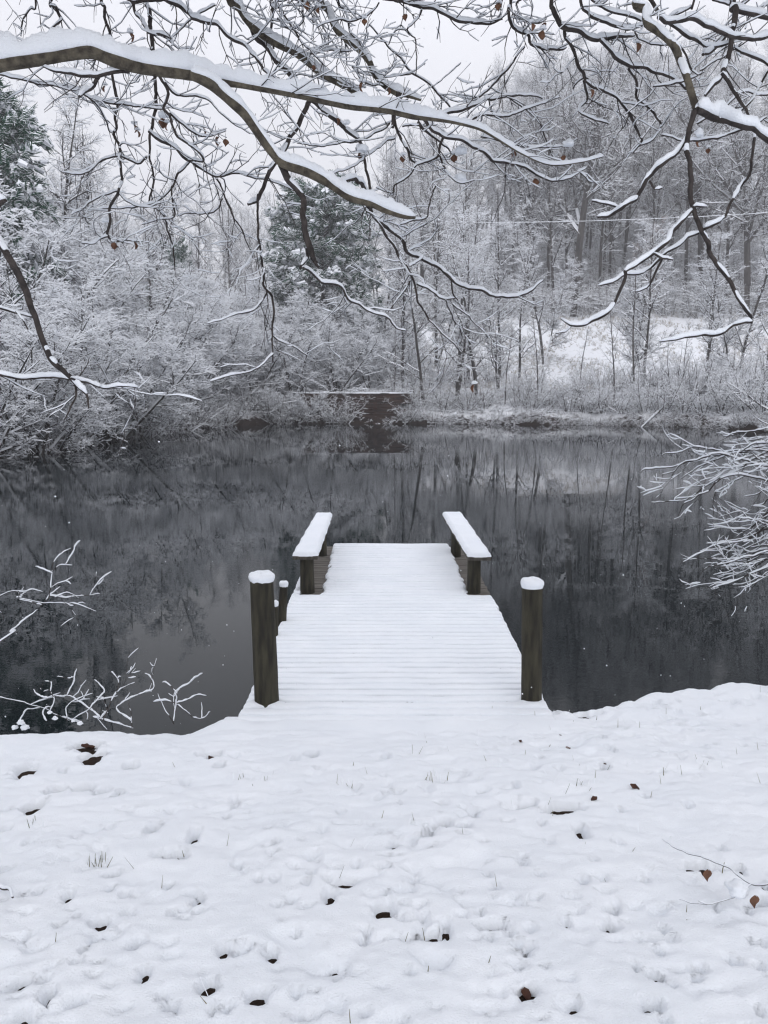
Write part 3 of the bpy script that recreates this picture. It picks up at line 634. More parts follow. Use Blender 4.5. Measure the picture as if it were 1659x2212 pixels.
# copper leaved beech
def mk_beech():
    rs = random.Random(44); g_ = Grow(12); r = empty('beech_tree')
    spec = [dict(n=10, wob=.05, up=.03, tap=.8, bare=.15), dict(n=5, wob=.14, up=.03, tap=.7, per=2.4, len=.26, fwd=.7, r=.03), dict(n=4, wob=.2, up=.0, tap=.6, per=1.8, abs=.8, fwd=.8, r=.012, flat=.5)]
    g_.limb(Vector((0, 0, 0)), Vector((0, 0, 1)), 8.5, .1, 0, spec, key='trunk'); g_.build(r, M_barkfar)
    P0 = []; P1 = []
    for (a, b, r0, r1) in g_.seg['crown']:
        if r0 < .012:
            for _ in range(2):
                q = a.lerp(b, rs.random()) + rv(rs, .06); P0.append(q); P1.append(q + rv(rs, .05) + Vector((0, 0, -.06)))
    prisms('foliage', P0, P1, [.022] * len(P0), [.008] * len(P0), M_brown, M_snowfar, r, .5, .006)
    return r
PROTO['beech'] = [('beech_tree', lambda s: mk_beech(), 1)]
x, y = D(1395, 78); plant('beech', 0, x, y, .95, label='copper brown leaved young tree at the edge of the right wood', cat='tree')
x, y = D(1360, 80); plant('beech', 0, x, y, .75, label='smaller copper brown tree left of the taller copper one in the wood', cat='tree')

# undergrowth and meadow grass: nobody could count these
def scatter_brush(name, n_, region, label, cat, hgt, mb, seed, sub=3, r=.009, snow=1.0, smin=.012, per=6, spread=.5, upb=.6):
    r2 = np.random.default_rng(seed); x0, x1, y0, y1 = region
    yy = y0 + (y1 - y0) * r2.random(n_) ; px = x0 + (x1 - x0) * r2.random(n_); xx = (px - 829.5) / 1790 * (yy * cp + 2 * sp)
    zz = terrain(xx, yy); s_ = pond_sd(xx, yy); k = s_ > (.03 if name == 'bank_grass' else .25)
    if name == 'meadow_grass': k &= fbm(xx * .35, yy * .22, 3) > r2.uniform(-.45, .35, n_)
    xx, yy, zz = xx[k], yy[k], zz[k]; n_ = len(xx)
    P0 = []; P1 = []
    b = np.stack([xx, yy, zz - .03], -1)
    for _ in range(per):
        d = r2.normal(0, spread, (n_, 3)); d[:, 2] = np.abs(d[:, 2]) * .6 + upb; d /= np.linalg.norm(d, axis=1, keepdims=True)
        L_ = hgt * r2.uniform(.4, 1.2, (n_, 1)); m_ = b + d * L_ * .6; e = m_ + (d + r2.normal(0, .4, (n_, 3))) * L_ * .4
        P0 += [b, m_]; P1 += [m_, e]
        for _ in range(sub):
            t = r2.random((n_, 1)); q = m_ * (1 - t) + e * t; dd = d + r2.normal(0, .7, (n_, 3)); dd[:, 2] *= .4
            P0.append(q); P1.append(q + dd * L_ * .3)
    P0 = np.concatenate(P0); P1 = np.concatenate(P1); m = len(P0)
    o = prisms(name, P0, P1, np.full(m, r), np.full(m, r * .5), mb, M_snowfar, None, snow, smin, .2, 1.3)
    prop(o, label=label, cat=cat, kind='stuff'); return o
scatter_brush('undergrowth', 2300, (850, 1800, 74, 118), 'snowy undergrowth filling the floor of the hazy wood', 'undergrowth', 2.6, M_barkfar, 21, sub=4, r=.013)
scatter_brush('bank_undergrowth', 1500, (-200, 900, 26, 80), 'snowy tangle of twigs under and behind the left shrubs', 'undergrowth', 2.2, M_shrub, 22, sub=4, r=.010)
scatter_brush('meadow_grass', 8500, (830, 1800, 48.5, 79), 'tan dry grass tufts poking through the snow of the hill meadow', 'grass', .26, M_grass, 23, sub=1, r=.011, snow=.9, smin=.012, per=5, spread=.55)
scatter_brush('bank_grass', 4200, (600, 1760, 39, 49.5), 'dark grass and weeds on the far bank above the water', 'grass', .26, M_shrub, 24, sub=2, r=.009, snow=1.0, smin=.02, per=6, spread=.9, upb=.35)

# ---------------------------------------------------------------- overhanging branches near the camera (real depth, real thickness)
OFF = dict(A=(0, 0), B=(1475, 0), C=(2949, 0), D=(0, 922), E=(1475, 922), F=(2949, 922), W=(0, 0), S=(0, 2765))
def catmull(P, Rr, step):
    Q = [P[0] + (P[0] - P[1])] + P + [P[-1] + (P[-1] - P[-2])]; op = []; orr = []
    for i in range(1, len(Q) - 2):
        n = max(2, int((Q[i + 1] - Q[i]).length / step))
        for k in range(n):
            t = k / n; a, b, c, d = Q[i - 1], Q[i], Q[i + 1], Q[i + 2]
            op.append(.5 * ((2 * b) + (c - a) * t + (2 * a - 5 * b + 4 * c - d) * t * t + (3 * b - a - 3 * c + d) * t ** 3)); orr.append(Rr[i - 1] * (1 - t) + Rr[i] * t)
    op.append(P[-1]); orr.append(Rr[-1]); return op, orr
def frames(P):
    T = []
    for i in range(len(P)):
        t = (P[min(i + 1, len(P) - 1)] - P[max(i - 1, 0)]); T.append(t.normalized() if t.length > 1e-7 else Vector((0, 0, 1)))
    Sd = []; prev = None
    for t in T:
        s = t.cross(Vector((0, 0, 1)))
        if s.length < .12 and prev is not None: s = prev - t * prev.dot(t)
        if s.length < 1e-4: s = Vector((1, 0, 0))
        s.normalize()
        if prev is not None and s.dot(prev) < 0: s = -s
        Sd.append(s); prev = s
    return T, Sd
class Buf:
    def __init__(s): s.V = []; s.Q = []; s.T = []
    def tube(s, P, Rr, n=8, seed=0.0, rough=.06):
        T, Sd = frames(P); b = len(s.V); ns = len(P)
        for i, (p, r) in enumerate(zip(P, Rr)):
            u = Sd[i].cross(T[i])
            for j in range(n):
                a = 2 * math.pi * j / n; k = 1 + rough * noise.noise((p.x * 14 + math.cos(a) * 1.2, p.y * 14 + seed, p.z * 14 + math.sin(a) * 1.2)) + (rough * .6 * noise.noise(((p.x + p.z) * 45, math.cos(a) * 3, math.sin(a) * 3 + seed)) if n > 8 else 0)
                s.V.append(p + (Sd[i] * math.cos(a) + u * math.sin(a)) * r * k)
        for i in range(ns - 1):
            for j in range(n): s.Q.append((b + i * n + j, b + i * n + (j + 1) % n, b + (i + 1) * n + (j + 1) % n, b + (i + 1) * n + j))
        for e, i in ((0, 0), (1, ns - 1)):
            c = len(s.V); s.V.append(P[i] + T[i] * (Rr[i] * .25 * (1 if e else -1)))
            for j in range(n): s.T.append((b + i * n + j, b + i * n + (j + 1) % n, c))
    def snow(s, P, Rr, hs, n=6, seed=0.0, gap=0.0, wid=1.08, sep=None):
        T, Sd = frames(P); run = []; ns = len(P); L_ = 0; prev = None
        def flush():
            nonlocal run
            if len(run) >= 2:
                b = len(s.V); m = n + 3; nr = len(run)
                for q, (p, t, sd, u, r, h, wv) in enumerate(run):
                    k = 1.0 if 0 < q < nr - 1 else .35
                    hh = h * k; ww = wv * (1 if 0 < q < nr - 1 else .8); bs = r * .42
                    for j in range(n + 1):
                        a = math.pi * j / n; s.V.append(p + sd * (math.cos(a) * ww) + u * (bs + (r + hh - bs) * math.sin(a) ** .8))
                    s.V.append(p - sd * (r * .5) + u * (r * .3)); s.V.append(p + sd * (r * .5) + u * (r * .3))
                for q in range(nr - 1):
                    for j in range(m): s.Q.append((b + q * m + j, b + q * m + (j + 1) % m, b + (q + 1) * m + (j + 1) % m, b + (q + 1) * m + j))
                for q in (0, nr - 1):
                    c = len(s.V); s.V.append(run[q][0] + run[q][3] * run[q][4])
                    for j in range(m): s.T.append((b + q * m + j, b + q * m + (j + 1) % m, c))
                if sep: s.obj('snow', M_snow, sep); s.V = []; s.Q = []; s.T = []
            run = []
        for i, (p, r) in enumerate(zip(P, Rr)):
            t = T[i]; hz = math.sqrt(max(0, 1 - t.z * t.z)); sd = Sd[i]; u = sd.cross(t)
            if u.z < 0: u = -u
            up = (u * .5 + Vector((0, 0, 1)) * .5 * hz).normalized() if hz > .2 else u
            nz = noise.noise((p.x * 9 + seed, p.y * 9, p.z * 9)); n2_ = noise.noise((p.x * 38 + seed, p.y * 38, p.z * 38)) + .6 * noise.noise((p.x * 85, p.y * 85 + seed, p.z * 85))
            h0 = hs[i] if isinstance(hs, list) else hs
            h = h0 * (1 + .42 * nz + .34 * n2_) * min(1, max(0, (hz - .42) / .5)) - gap * h0 * max(0, .5 - nz - n2_ * .5) * .6
            if h < h0 * .16: flush(); continue
            run.append((p, t, sd, up, r, h, r * wid * .86 * (1 + .12 * n2_) + min(.0022, h * .2)))
        flush()
    def obj(s, name, m, parent):
        if not s.V: return None
        Fs = []
        if s.Q: Fs.append(np.array(s.Q))
        if s.T: Fs.append(np.array(s.T))
        return mesh(name, [tuple(v) for v in s.V], Fs, m, parent=parent)
class NearTree:
    def __init__(s, root, limbs=(), seed=3, uscale=1.0):
        s.root = root; s.rs = random.Random(seed); s.lim = limbs; s.tb = Buf(); s.tsn = Buf(); s.k = 0; s.inv = root.location.copy(); s.tips = []
    def world(s, pts):
        return [p - s.inv for p in pts]
    def branch(s, crop, d0, d1, pts, hs=None, tw=1.0, ext=False, name='branch', gap=.25, dense=None, tl=.38):
        ox, oy = OFF[crop]; n = len(pts); P = []; Rr = []; acc = [0]
        for a, b in zip(pts[:-1], pts[1:]): acc.append(acc[-1] + math.hypot(b[0] - a[0], b[1] - a[1]))
        for q, l in zip(pts, acc):
            d = d0 + (d1 - d0) * l / acc[-1] + .06 * noise.noise((l * .01, s.k * 3.3, 0)); P.append(PU(q[0] + ox, q[1] + oy, d)); Rr.append(q[2] * d / 4971)
        if ext and s.lim:
            q = min(s.lim, key=lambda v: (v - P[0]).length + (0 if v.z > P[0].z else 2)); m_ = P[0].lerp(q, .5) + Vector((0, .1, -.05))
            P = [q, m_] + P; Rr = [Rr[0] * 1.5, Rr[0] * 1.2] + Rr
        return s.poly(P, Rr, (12 + 14) if hs is None else hs, (d0 + d1) / 2, tw, name, gap, tl)
    def poly(s, P, Rr, hs, dm, tw=1.0, name='branch', gap=.25, tl=.38):
        s.k += 1; big = max(Rr) > .02
        Pc, Rc = catmull(s.world(P), Rr, .012 if big else .0125)
        if not big:
            sd_ = s.k * 7.7
            Pc = [p + Vector((noise.noise((i * .138, sd_, 0)), noise.noise((i * .138, sd_, 5)), noise.noise((i * .138, sd_, 9)))) * min(.015, 1.0 * Rc[i] + .006) + Vector((noise.noise((i * .44, sd_, 1)), 0, noise.noise((i * .44, sd_, 7)))) * .004 for i, p in enumerate(Pc)]
        b = Buf(); b.tube(Pc, Rc, 18 if big else 9, s.k * 1.7, .09 if big else .12)
        o = b.obj(name, M_bark if big else M_twig, s.root)
        if isinstance(hs, (int, float)): hl = [.70 * min(hs, hs * .55 + 1.1 * (r * 4971 / dm)) * dm / 4971 for r in Rc]
        else:
            m_ = len(hs) - 1; hl = []
            for i in range(len(Rc)):
                f = i / (len(Rc) - 1) * m_; a = min(int(f), m_ - 1); hl.append((hs[a] * (1 - f + a) + hs[a + 1] * (f - a)) * dm / 4971)
        c = Buf(); c.snow(Pc, Rc, hl, 10 if big else 7, s.k * 2.3, 0 if big else gap, sep=o)
        # side twigs
        L_ = sum((Pc[i + 1] - Pc[i]).length for i in range(len(Pc) - 1)); cnt = int(L_ / .066 * tw)
        for _ in range(cnt):
            i = s.rs.randrange(len(Pc) // 8, len(Pc) - 1); t = (Pc[i + 1] - Pc[i]).normalized(); r = Rc[i]
            s.twig(Pc[i], t, min(r * .5, .0031 * dm / 4), s.rs.uniform(.35, 1.0) * tl * dm / 4, dm, 0)
        return o
    def twig(s, p, t, r, ln, dm, lev, snow=True):
        rs = s.rs; sd = t.cross(rv(rs)); sd.normalize(); d = (t * rs.uniform(.3, 1.0) + sd * rs.uniform(.5, 1.0) + Vector((0, 0, rs.uniform(-.35, .3)))).normalized()
        n = max(3, int(ln / .045)); P = [p]; q = p
        for i in range(n):
            d = (d + rv(rs, .42 if i % 2 else .22) + Vector((0, 0, .03 + .06 * i / n))).normalized(); q = q + d * ln / n; P.append(q)
        Rr = [max(.0011, r * (1 - .6 * i / n)) for i in range(n + 1)]
        s.tb.tube(P, Rr, 5, 0, 0)
        if snow and rs.random() < .9: s.tsn.snow(P, [x * 1.15 for x in Rr], rs.uniform(.004, .0095) * dm / 4, 5, rs.random() * 50, .5, 1.35)
        if lev < 2 and ln > .10:
            for _ in range(rs.choice((1, 2, 3, 3)) if lev == 0 else rs.choice((1, 1, 2))):
                i = rs.randrange(1, n); s.twig(P[i], (P[i + 1] - P[i]).normalized() if i < n else d, r * .7, ln * rs.uniform(.25, .55), dm, lev + 1, snow)
    def finish(s):
        o = s.tb.obj('twigs', M_twig, s.root)
        if o is None: return
        o['kind'] = 'stuff'; q = s.tsn.obj('snow', M_snow, o)
        if q: q['kind'] = 'stuff'
    def leaf(s, crop, x, y, size, d=4.0, snow=True, m=None):
        ox, oy = OFF[crop]; p = PU(x + ox, y + oy, d) - s.inv; rs = s.rs; L_ = size * d / 4971
        V = []; a0 = rs.uniform(0, 6.28); ax = Vector((math.cos(a0), math.sin(a0), 0)); ay = Vector((-math.sin(a0), math.cos(a0), 0)); prof = (.03, .30, .42, .45, .36, .2, .02)
        for i, wv in enumerate(prof):
            t = i / 6
            for j in (-1, -.5, 0, .5, 1):
                V.append(p + ax * (j * wv * L_ * (1 + .25 * noise.noise((i * 1.3, j * 2, a0)))) + ay * (L_ * (.22 * j * j + .20 * math.sin(t * 3) + .06 * noise.noise((i, j, a0)))) + Vector((0, 0, -t * L_ + .1 * L_ * abs(j))))
        F = [(i * 5 + j, i * 5 + j + 1, (i + 1) * 5 + j + 1, (i + 1) * 5 + j) for i in range(6) for j in range(4)]
        o = mesh('leaf', V, np.array(F), m or M_leaf, parent=s.root); sm_ = o.modifiers.new('s', 'SOLIDIFY'); sm_.thickness = .0012
        b = Buf(); b.tube([p + Vector((0, 0, .0)), p + Vector((.004, 0, .02)), p + Vector((0, .003, .045))], [.0012, .001, .001], 5, 0, 0); b.obj('stalk', M_twig, o)
        if snow: blob(p + Vector((0, 0, .012)), L_ * .42, 'snow', o, rs.random() * 40)
        return o
def blob(p, r, name, parent, seed, m=None, flat=.7, sub=3):
    import bmesh
    bm = bmesh.new(); bmesh.ops.create_icosphere(bm, subdivisions=sub, radius=1)
    for v in bm.verts:
        k = 1 + .5 * noise.noise(v.co * 1.6 + Vector((seed, 0, 0))) + .1 * noise.noise(v.co * 4 + Vector((seed, 0, 0)))
        v.co = Vector((v.co.x * k * r, v.co.y * k * r, max(v.co.z, -.45) * k * r * flat)) + p
    me = bpy.data.meshes.new(name); bm.to_mesh(me); bm.free(); me.materials.append(m or M_snow)
    for f in me.polygons: f.use_smooth = True
    o = bpy.data.objects.new(name, me); COL.objects.link(o); o.parent = parent; return o

# left tree: trunk out of frame, long heavy limb reaching across
LT = empty('maple_tree', (-3.1, 2.3, T1(-3.1, 2.3)), label='snow laden tree at left reaching one heavy snow topped limb across the sky', cat='tree')
def near_trunk(root, r, h, top):
    b = Buf(); P = [Vector((0, 0, -.3)), Vector((0, 0, .0)), Vector((.03, 0, .6)), Vector((.02, .05, 1.6)), Vector((-.03, .05, 3.0)), Vector(top)]
    Pc, Rc = catmull(P, [r * 1.5, r * 1.25, r, r * .92, r * .8, r * .5], .06); b.tube(Pc, Rc, 28, 2.2, .10); return b.obj('trunk', M_bark, root)
near_trunk(LT, .22, 5, (.15, .2, 5.2))
limbsL = [Vector(v) for v in ((-2.9, 2.5, 4.4), (-2.3, 3.0, 4.75), (-1.6, 3.7, 4.85), (-1.0, 4.2, 4.9), (-.4, 4.6, 4.95), (.2, 4.9, 4.95), (.8, 5.1, 4.95))]
def shade_crown(root, start, dirs, seed):  # crown above the frame, out of view, added to dim the foreground snow
    g_ = Grow(seed); spec = [dict(n=9, wob=.12, up=.03, tap=.8, bare=.1), dict(n=6, wob=.18, up=.04, tap=.7, per=2.2, len=.42, fwd=.8, r=.03), dict(n=5, wob=.22, up=.03, tap=.6, per=2.2, abs=.95, fwd=.8, r=.012), dict(n=3, wob=.3, up=.03, tap=.5, per=2.0, abs=.4, fwd=.8, r=.006)]
    for d_ in dirs: g_.limb(Vector(start), Vector(d_), Vector(d_).length, .085, 0, spec)
    g_.build(root, M_twig, 1.0, .016, .2, 1.6)
shade_crown(LT, (.1, .2, 4.6), ((3.6, -1.6, 2.6), (4.6, .3, 2.6), (3.9, 1.7, 3.2), (1.5, -3.2, 3), (-3, 0, 3), (-1, 3, 3.4), (2.4, .4, 4.4), (.3, 2.4, 4.4)), 61)
lt = NearTree(LT, limbsL, 11)
lt.poly([Vector((-3.05, 2.4, 3.9))] + limbsL, [.09, .08, .07, .06, .05, .045, .04, .025], 40, 4, 0)
B = lt.branch
# main limb, continued out of frame to the trunk
ml = [(-1300, 900, 66), (-700, 640, 56), (-200, 440, 46), (0, 390, 42), (250, 350, 40), (400, 325, 40), (550, 308, 42), (700, 365, 42), (850, 405, 38), (1050, 435, 36), (1200, 455, 34), (1300, 485, 27), (1475, 516, 18), (1775, 572, 17), (2075, 636, 18), (2325, 665, 18), (2475, 698, 18), (2575, 712, 13), (2725, 735, 10), (2875, 775, 8), (2975, 830, 7), (3134, 925, 5), (3300, 990, 4), (3480, 975, 4), (3620, 940, 3)]
B('A', 2.9, 3.9, ml, hs=[90, 95, 100, 95, 100, 92, 78, 85, 62, 72, 70, 66, 62, 46, 34, 26, 20, 18], tw=.30, name='limb')
B('A', 3.35, 3.6, [(1150, 450, 30), (1220, 480, 33), (1300, 530, 33), (1400, 620, 30), (1480, 700, 28), (1550, 800, 27), (1640, 920, 27), (1705, 982, 30), (1825, 1022, 30), (1955, 1087, 27), (2035, 1142, 25), (2115, 1192, 23), (2225, 1222, 20), (2325, 1267, 18), (2433, 1300, 14), (2487, 1304, 11)], hs=[30, 36, 40, 36, 38, 44, 50, 58, 52, 50, 44], tw=.12, name='limb')
B('E', 3.5, 3.5, [(215, 60, 24), (240, 100, 22), (270, 160, 22), (310, 225, 20), (350, 290, 18), (345, 400, 18), (365, 500, 20), (400, 590, 19), (445, 680, 9)], hs=14, tw=.1)
B('E', 3.5, 3.5, [(362, 560, 11), (372, 610, 10), (352, 650, 9), (330, 690, 7)], hs=24, tw=0)
B('E', 3.5, 3.9, [(345, 680, 8), (385, 705, 7), (430, 745, 7), (470, 770, 7), (540, 790, 7), (580, 820, 6), (600, 860, 6), (630, 890, 6), (690, 905, 6), (760, 950, 5), (850, 985, 5), (900, 1040, 4), (960, 1065, 3)], hs=26, tw=.4)
B('B', 4.1, 4.0, [(385, 590, 15), (340, 690, 14), (260, 850, 14), (180, 985, 12), (130, 1060, 12), (70, 1190, 12), (10, 1225, 8)], hs=22, tw=.5)
B('E', 4.0, 4.0, [(62, 250, 8), (75, 400, 7), (80, 580, 7), (105, 700, 7), (110, 790, 7), (160, 850, 7), (165, 1000, 6), (160, 1100, 5), (165, 1257, 4)], hs=8, tw=.5)
B('E', 4.0, 3.9, [(135, 830, 5), (90, 900, 5), (30, 940, 5), (-80, 965, 4), (-160, 1000, 3), (-230, 1025, 2)], hs=24, tw=.3)
B('A', 4.0, 3.9, [(1639, 2123, 5), (1570, 2193, 4), (1458, 2241, 4), (1375, 2255, 4), (1257, 2290, 3)], hs=24, tw=.3)
B('A', 4.0, 4.2, [(1640, 2020, 4), (1722, 2068, 4), (1847, 2137, 3)], hs=14, tw=.3)
B('A', 3.3, 3.2, [(780, 435, 14), (680, 440, 12), (590, 460, 12), (450, 445, 9), (330, 425, 7), (240, 398, 5)], hs=34, tw=.4)
B('A', 3.3, 3.2, [(590, 460, 12), (540, 520, 13), (470, 578, 9)], hs=30, tw=0)
B('A', 3.9, 4.0, [(-80, 430, 6), (0, 450, 6), (60, 465, 6), (160, 485, 6), (300, 510, 6), (400, 535, 6), (480, 550, 7), (540, 590, 6), (620, 615, 6), (720, 630, 6), (850, 640, 5), (920, 655, 5), (990, 660, 4)], hs=26, tw=.9)
B('A', 3.9, 4.1, [(480, 555, 5), (560, 600, 5), (600, 660, 4), (640, 740, 4), (650, 790, 4), (680, 805, 3)], hs=18, tw=.8)
B('A', 4.2, 4.2, [(320, -40, 10), (340, 50, 10), (360, 110, 9), (350, 145, 8), (300, 185, 5)], hs=12, tw=.8, ext=True)
B('A', 4.1, 4.1, [(210, -30, 6), (180, 60, 5), (130, 140, 5), (125, 215, 4)], hs=16, tw=1.0, ext=True)
B('A', 4.2, 4.0, [(615, -60, 9), (620, 60, 9), (640, 150, 9), (672, 240, 8), (678, 350, 8), (675, 450, 8), (690, 520, 9), (700, 600, 9), (700, 700, 8), (702, 770, 8), (680, 810, 9), (715, 880, 8), (725, 950, 8), (720, 1080, 8), (708, 1150, 8), (660, 1240, 8), (650, 1330, 8), (637, 1400, 8), (670, 1435, 7), (730, 1445, 5), (860, 1450, 3)], hs=16, tw=.55, ext=True)
B('A', 4.5, 4.5, [(880, -40, 12), (895, 60, 13), (905, 150, 13), (920, 300, 12), (935, 480, 10), (930, 600, 10), (920, 750, 9), (900, 830, 8), (895, 920, 6), (925, 1080, 6), (890, 1212, 6), (960, 1272, 5), (1000, 1352, 5), (1040, 1522, 4), (1045, 1620, 3)], hs=10, tw=.5, ext=True)
B('A', 3.7, 3.9, [(955, 455, 9), (1005, 540, 9), (1000, 620, 8), (985, 665, 9), (1020, 700, 8), (1035, 760, 7), (1060, 820, 7), (1130, 860, 7), (1200, 920, 7), (1215, 960, 6), (1130, 962, 4)], hs=24, tw=.5)
B('A', 3.8, 4.0, [(1020, 680, 7), (1100, 745, 6), (1180, 800, 5), (1270, 820, 4), (1360, 790, 3)], hs=22, tw=.9)
B('A', 3.8, 4.0, [(985, 500, 7), (1060, 580, 6), (1180, 585, 6), (1270, 620, 5), (1330, 680, 4), (1420, 750, 3), (1500, 805, 3)], hs=18, tw=.6)
B('A', 4.3, 4.6, [(890, 790, 9), (960, 840, 10), (1030, 880, 9), (1100, 940, 9), (1200, 1005, 8), (1290, 1052, 7), (1430, 1042, 6), (1560, 1072, 5), (1690, 1107, 4), (1800, 1162, 3)], hs=24, tw=.9)
B('D', 4.6, 4.7, [(1290, 135, 6), (1340, 230, 5), (1400, 370, 5), (1450, 460, 4), (1520, 620, 3)], hs=8, tw=.7)
B('D', 4.4, 4.4, [(1130, 40, 7), (1080, 110, 7), (1030, 200, 6), (960, 270, 5), (880, 310, 5), (700, 330, 4), (590, 330, 3)], hs=24, tw=.7)
B('D', 4.4, 4.4, [(1030, 200, 5), (1035, 290, 5), (1050, 370, 5), (960, 400, 4), (860, 420, 3)], hs=18, tw=.7)
B('D', 4.6, 4.6, [(1335, 270, 4), (1280, 350, 5), (1170, 360, 4), (1060, 372, 3)], hs=16, tw=.5)
B('D', 4.2, 4.1, [(720, 240, 6), (780, 290, 5), (850, 320, 4), (980, 290, 3)], hs=20, tw=.8)
B('D', 4.2, 4.1, [(700, 225, 6), (600, 260, 5), (530, 300, 4), (430, 370, 3)], hs=22, tw=.8)
B('D', 4.2, 4.1, [(880, 20, 7), (830, 50, 6), (700, 20, 6), (620, 40, 5), (500, 120, 5), (380, 110, 3)], hs=24, tw=.8)
B('D', 4.0, 3.9, [(650, 500, 6), (600, 515, 5), (560, 545, 4), (500, 540, 3)], hs=26, tw=.6)
B('A', 4.3, 4.1, [(760, -5, 10), (850, 10, 12), (950, 5, 13), (1040, 25, 13), (1110, 70, 12), (1160, 110, 11), (1250, 140, 11), (1330, 165, 10), (1400, 225, 10), (1480, 280, 9), (1530, 340, 9), (1570, 400, 8), (1630, 470, 7)], hs=30, tw=.7)
B('A', 4.3, 4.1, [(800, 15, 8), (830, 90, 9), (880, 170, 9), (910, 200, 9), (990, 215, 8), (1030, 235, 6), (1030, 275, 4)], hs=24, tw=.8)
B('A', 4.3, 4.2, [(1290, 30, 5), (1200, 80, 5), (1140, 120, 5), (1060, 200, 4), (1000, 250, 3)], hs=22, tw=.8)
B('B', 4.4, 4.5, [(-90, -60, 25), (-30, 60, 22), (30, 150, 22), (100, 210, 22), (200, 270, 22), (300, 320, 20), (380, 380, 20), (450, 440, 20), (560, 500, 18), (640, 550, 18), (690, 575, 16)], hs=[20, 30, 36, 36, 34, 30, 34], tw=.35, ext=True)
B('B', 4.5, 4.4, [(20, 140, 18), (60, 210, 17), (120, 270, 17), (200, 380, 17), (290, 480, 15), (380, 590, 14), (430, 630, 14), (520, 705, 14), (600, 770, 13), (680, 830, 12), (705, 900, 10), (715, 1000, 8), (735, 1080, 8), (750, 1250, 11), (790, 1322, 12), (860, 1372, 12), (940, 1442, 11), (970, 1502, 11), (1050, 1552, 11), (1150, 1592, 10), (1200, 1642, 10), (1240, 1682, 9), (1300, 1722, 8), (1410, 1742, 8), (1460, 1772, 8), (1530, 1782, 7), (1600, 1787, 7), (1700, 1752, 6), (1740, 1722, 5), (1790, 1682, 4)], hs=24, tw=.35)
B('B', 4.4, 4.2, [(440, -40, 18), (500, 70, 20), (540, 170, 20), (620, 250, 18), (680, 300, 18), (740, 370, 18), (770, 440, 18), (830, 510, 18), (910, 560, 18), (970, 575, 12), (1050, 600, 8)], hs=[22, 30, 26, 36, 30, 26, 34, 34, 26], tw=.35, ext=True)
B('B', 4.2, 4.2, [(905, 560, 12), (900, 620, 16), (885, 700, 14), (880, 772, 10)], hs=10, tw=.2)
B('B', 4.2, 4.2, [(893, 690, 8), (900, 770, 8), (930, 840, 8), (970, 900, 8), (990, 950, 7), (1020, 975, 6)], hs=24, tw=.9)
B('B', 4.0, 4.1, [(1060, 705, 11), (1090, 740, 11), (1120, 780, 10), (1190, 820, 10), (1280, 840, 9), (1360, 880, 9), (1430, 915, 9), (1500, 965, 9), (1590, 980, 8), (1659, 1000, 7), (1770, 1060, 6), (1900, 1085, 5), (2000, 1035, 4), (2045, 1005, 3)], hs=30, tw=.7)
B('F', 4.1, 4.2, [(530, 110, 4), (560, 140, 3), (600, 170, 3), (650, 175, 3)], hs=30, tw=.3)
B('B', 4.0, 4.3, [(1150, 715, 9), (1190, 690, 10), (1270, 670, 10), (1350, 640, 9), (1430, 600, 8), (1500, 590, 7), (1600, 575, 6), (1700, 577, 5), (1774, 592, 4)], hs=26, tw=.6)
B('B', 4.0, 4.3, [(1290, 750, 8), (1340, 740, 8), (1400, 690, 7), (1500, 695, 7), (1574, 700, 6), (1674, 660, 5), (1824, 605, 4), (1880, 580, 3)], hs=28, tw=.6)
B('B', 4.1, 4.2, [(1030, 730, 9), (1100, 800, 8), (1200, 880, 5), (1260, 940, 3)], hs=8, tw=.5)
B('B', 4.1, 4.2, [(1175, 830, 8), (1160, 880, 8), (1150, 930, 7), (1080, 970, 6), (1020, 1000, 6), (985, 1060, 5), (900, 1120, 5), (880, 1160, 4), (780, 1130, 3)], hs=24, tw=.7)
B('B', 4.1, 4.0, [(1160, 920, 6), (1180, 990, 6), (1220, 1060, 5), (1290, 1100, 4), (1370, 1080, 3)], hs=24, tw=.7)
B('B', 4.2, 4.3, [(940, 760, 5), (1000, 745, 5), (1080, 760, 4), (1150, 745, 3)], hs=14, tw=.6)
B('B', 4.3, 4.0, [(860, 740, 6), (790, 790, 6), (700, 840, 6), (640, 850, 5), (560, 855, 4), (430, 880, 4), (300, 855, 3)], hs=16, tw=.6)
B('B', 4.3, 4.0, [(890, 830, 6), (820, 870, 5), (740, 920, 5), (650, 990, 5), (530, 1040, 4)], hs=28, tw=.6)
B('E', 4.2, 4.4, [(800, 410, 8), (850, 500, 8), (900, 590, 8), (960, 670, 8), (1000, 750, 7), (1030, 850, 6), (1070, 950, 6), (1120, 1020, 5), (1210, 1110, 4), (1300, 1200, 3)], hs=8, tw=.5)
B('E', 4.3, 4.3, [(990, 760, 5), (940, 840, 4), (880, 920, 4), (850, 950, 3)], hs=20, tw=.5)
B('E', 4.3, 4.3, [(1020, 785, 6), (1100, 820, 6), (1180, 870, 5), (1270, 860, 4)], hs=24, tw=.4)
B('E', 4.3, 4.5, [(1200, 880, 4), (1250, 1000, 4), (1300, 1100, 3)], hs=8, tw=.5)
B('E', 4.3, 4.6, [(1240, 900, 4), (1380, 1020, 3), (1450, 1100, 3)], hs=8, tw=.5)
B('E', 4.3, 4.3, [(1235, 755, 5), (1240, 830, 5), (1275, 870, 4)], hs=14, tw=.2)
B('E', 4.3, 4.2, [(1060, 620, 6), (1010, 660, 5), (985, 680, 4)], hs=30, tw=.2)
B('E', 3.6, 4.2, [(565, 170, 10), (620, 160, 12), (680, 165, 12), (710, 210, 12), (730, 300, 11), (750, 330, 11)], hs=40, tw=.2)
B('E', 4.2, 4.2, [(1140, 190, 4), (1100, 300, 4), (1080, 380, 4), (1000, 400, 5), (920, 430, 4)], hs=20, tw=.6)
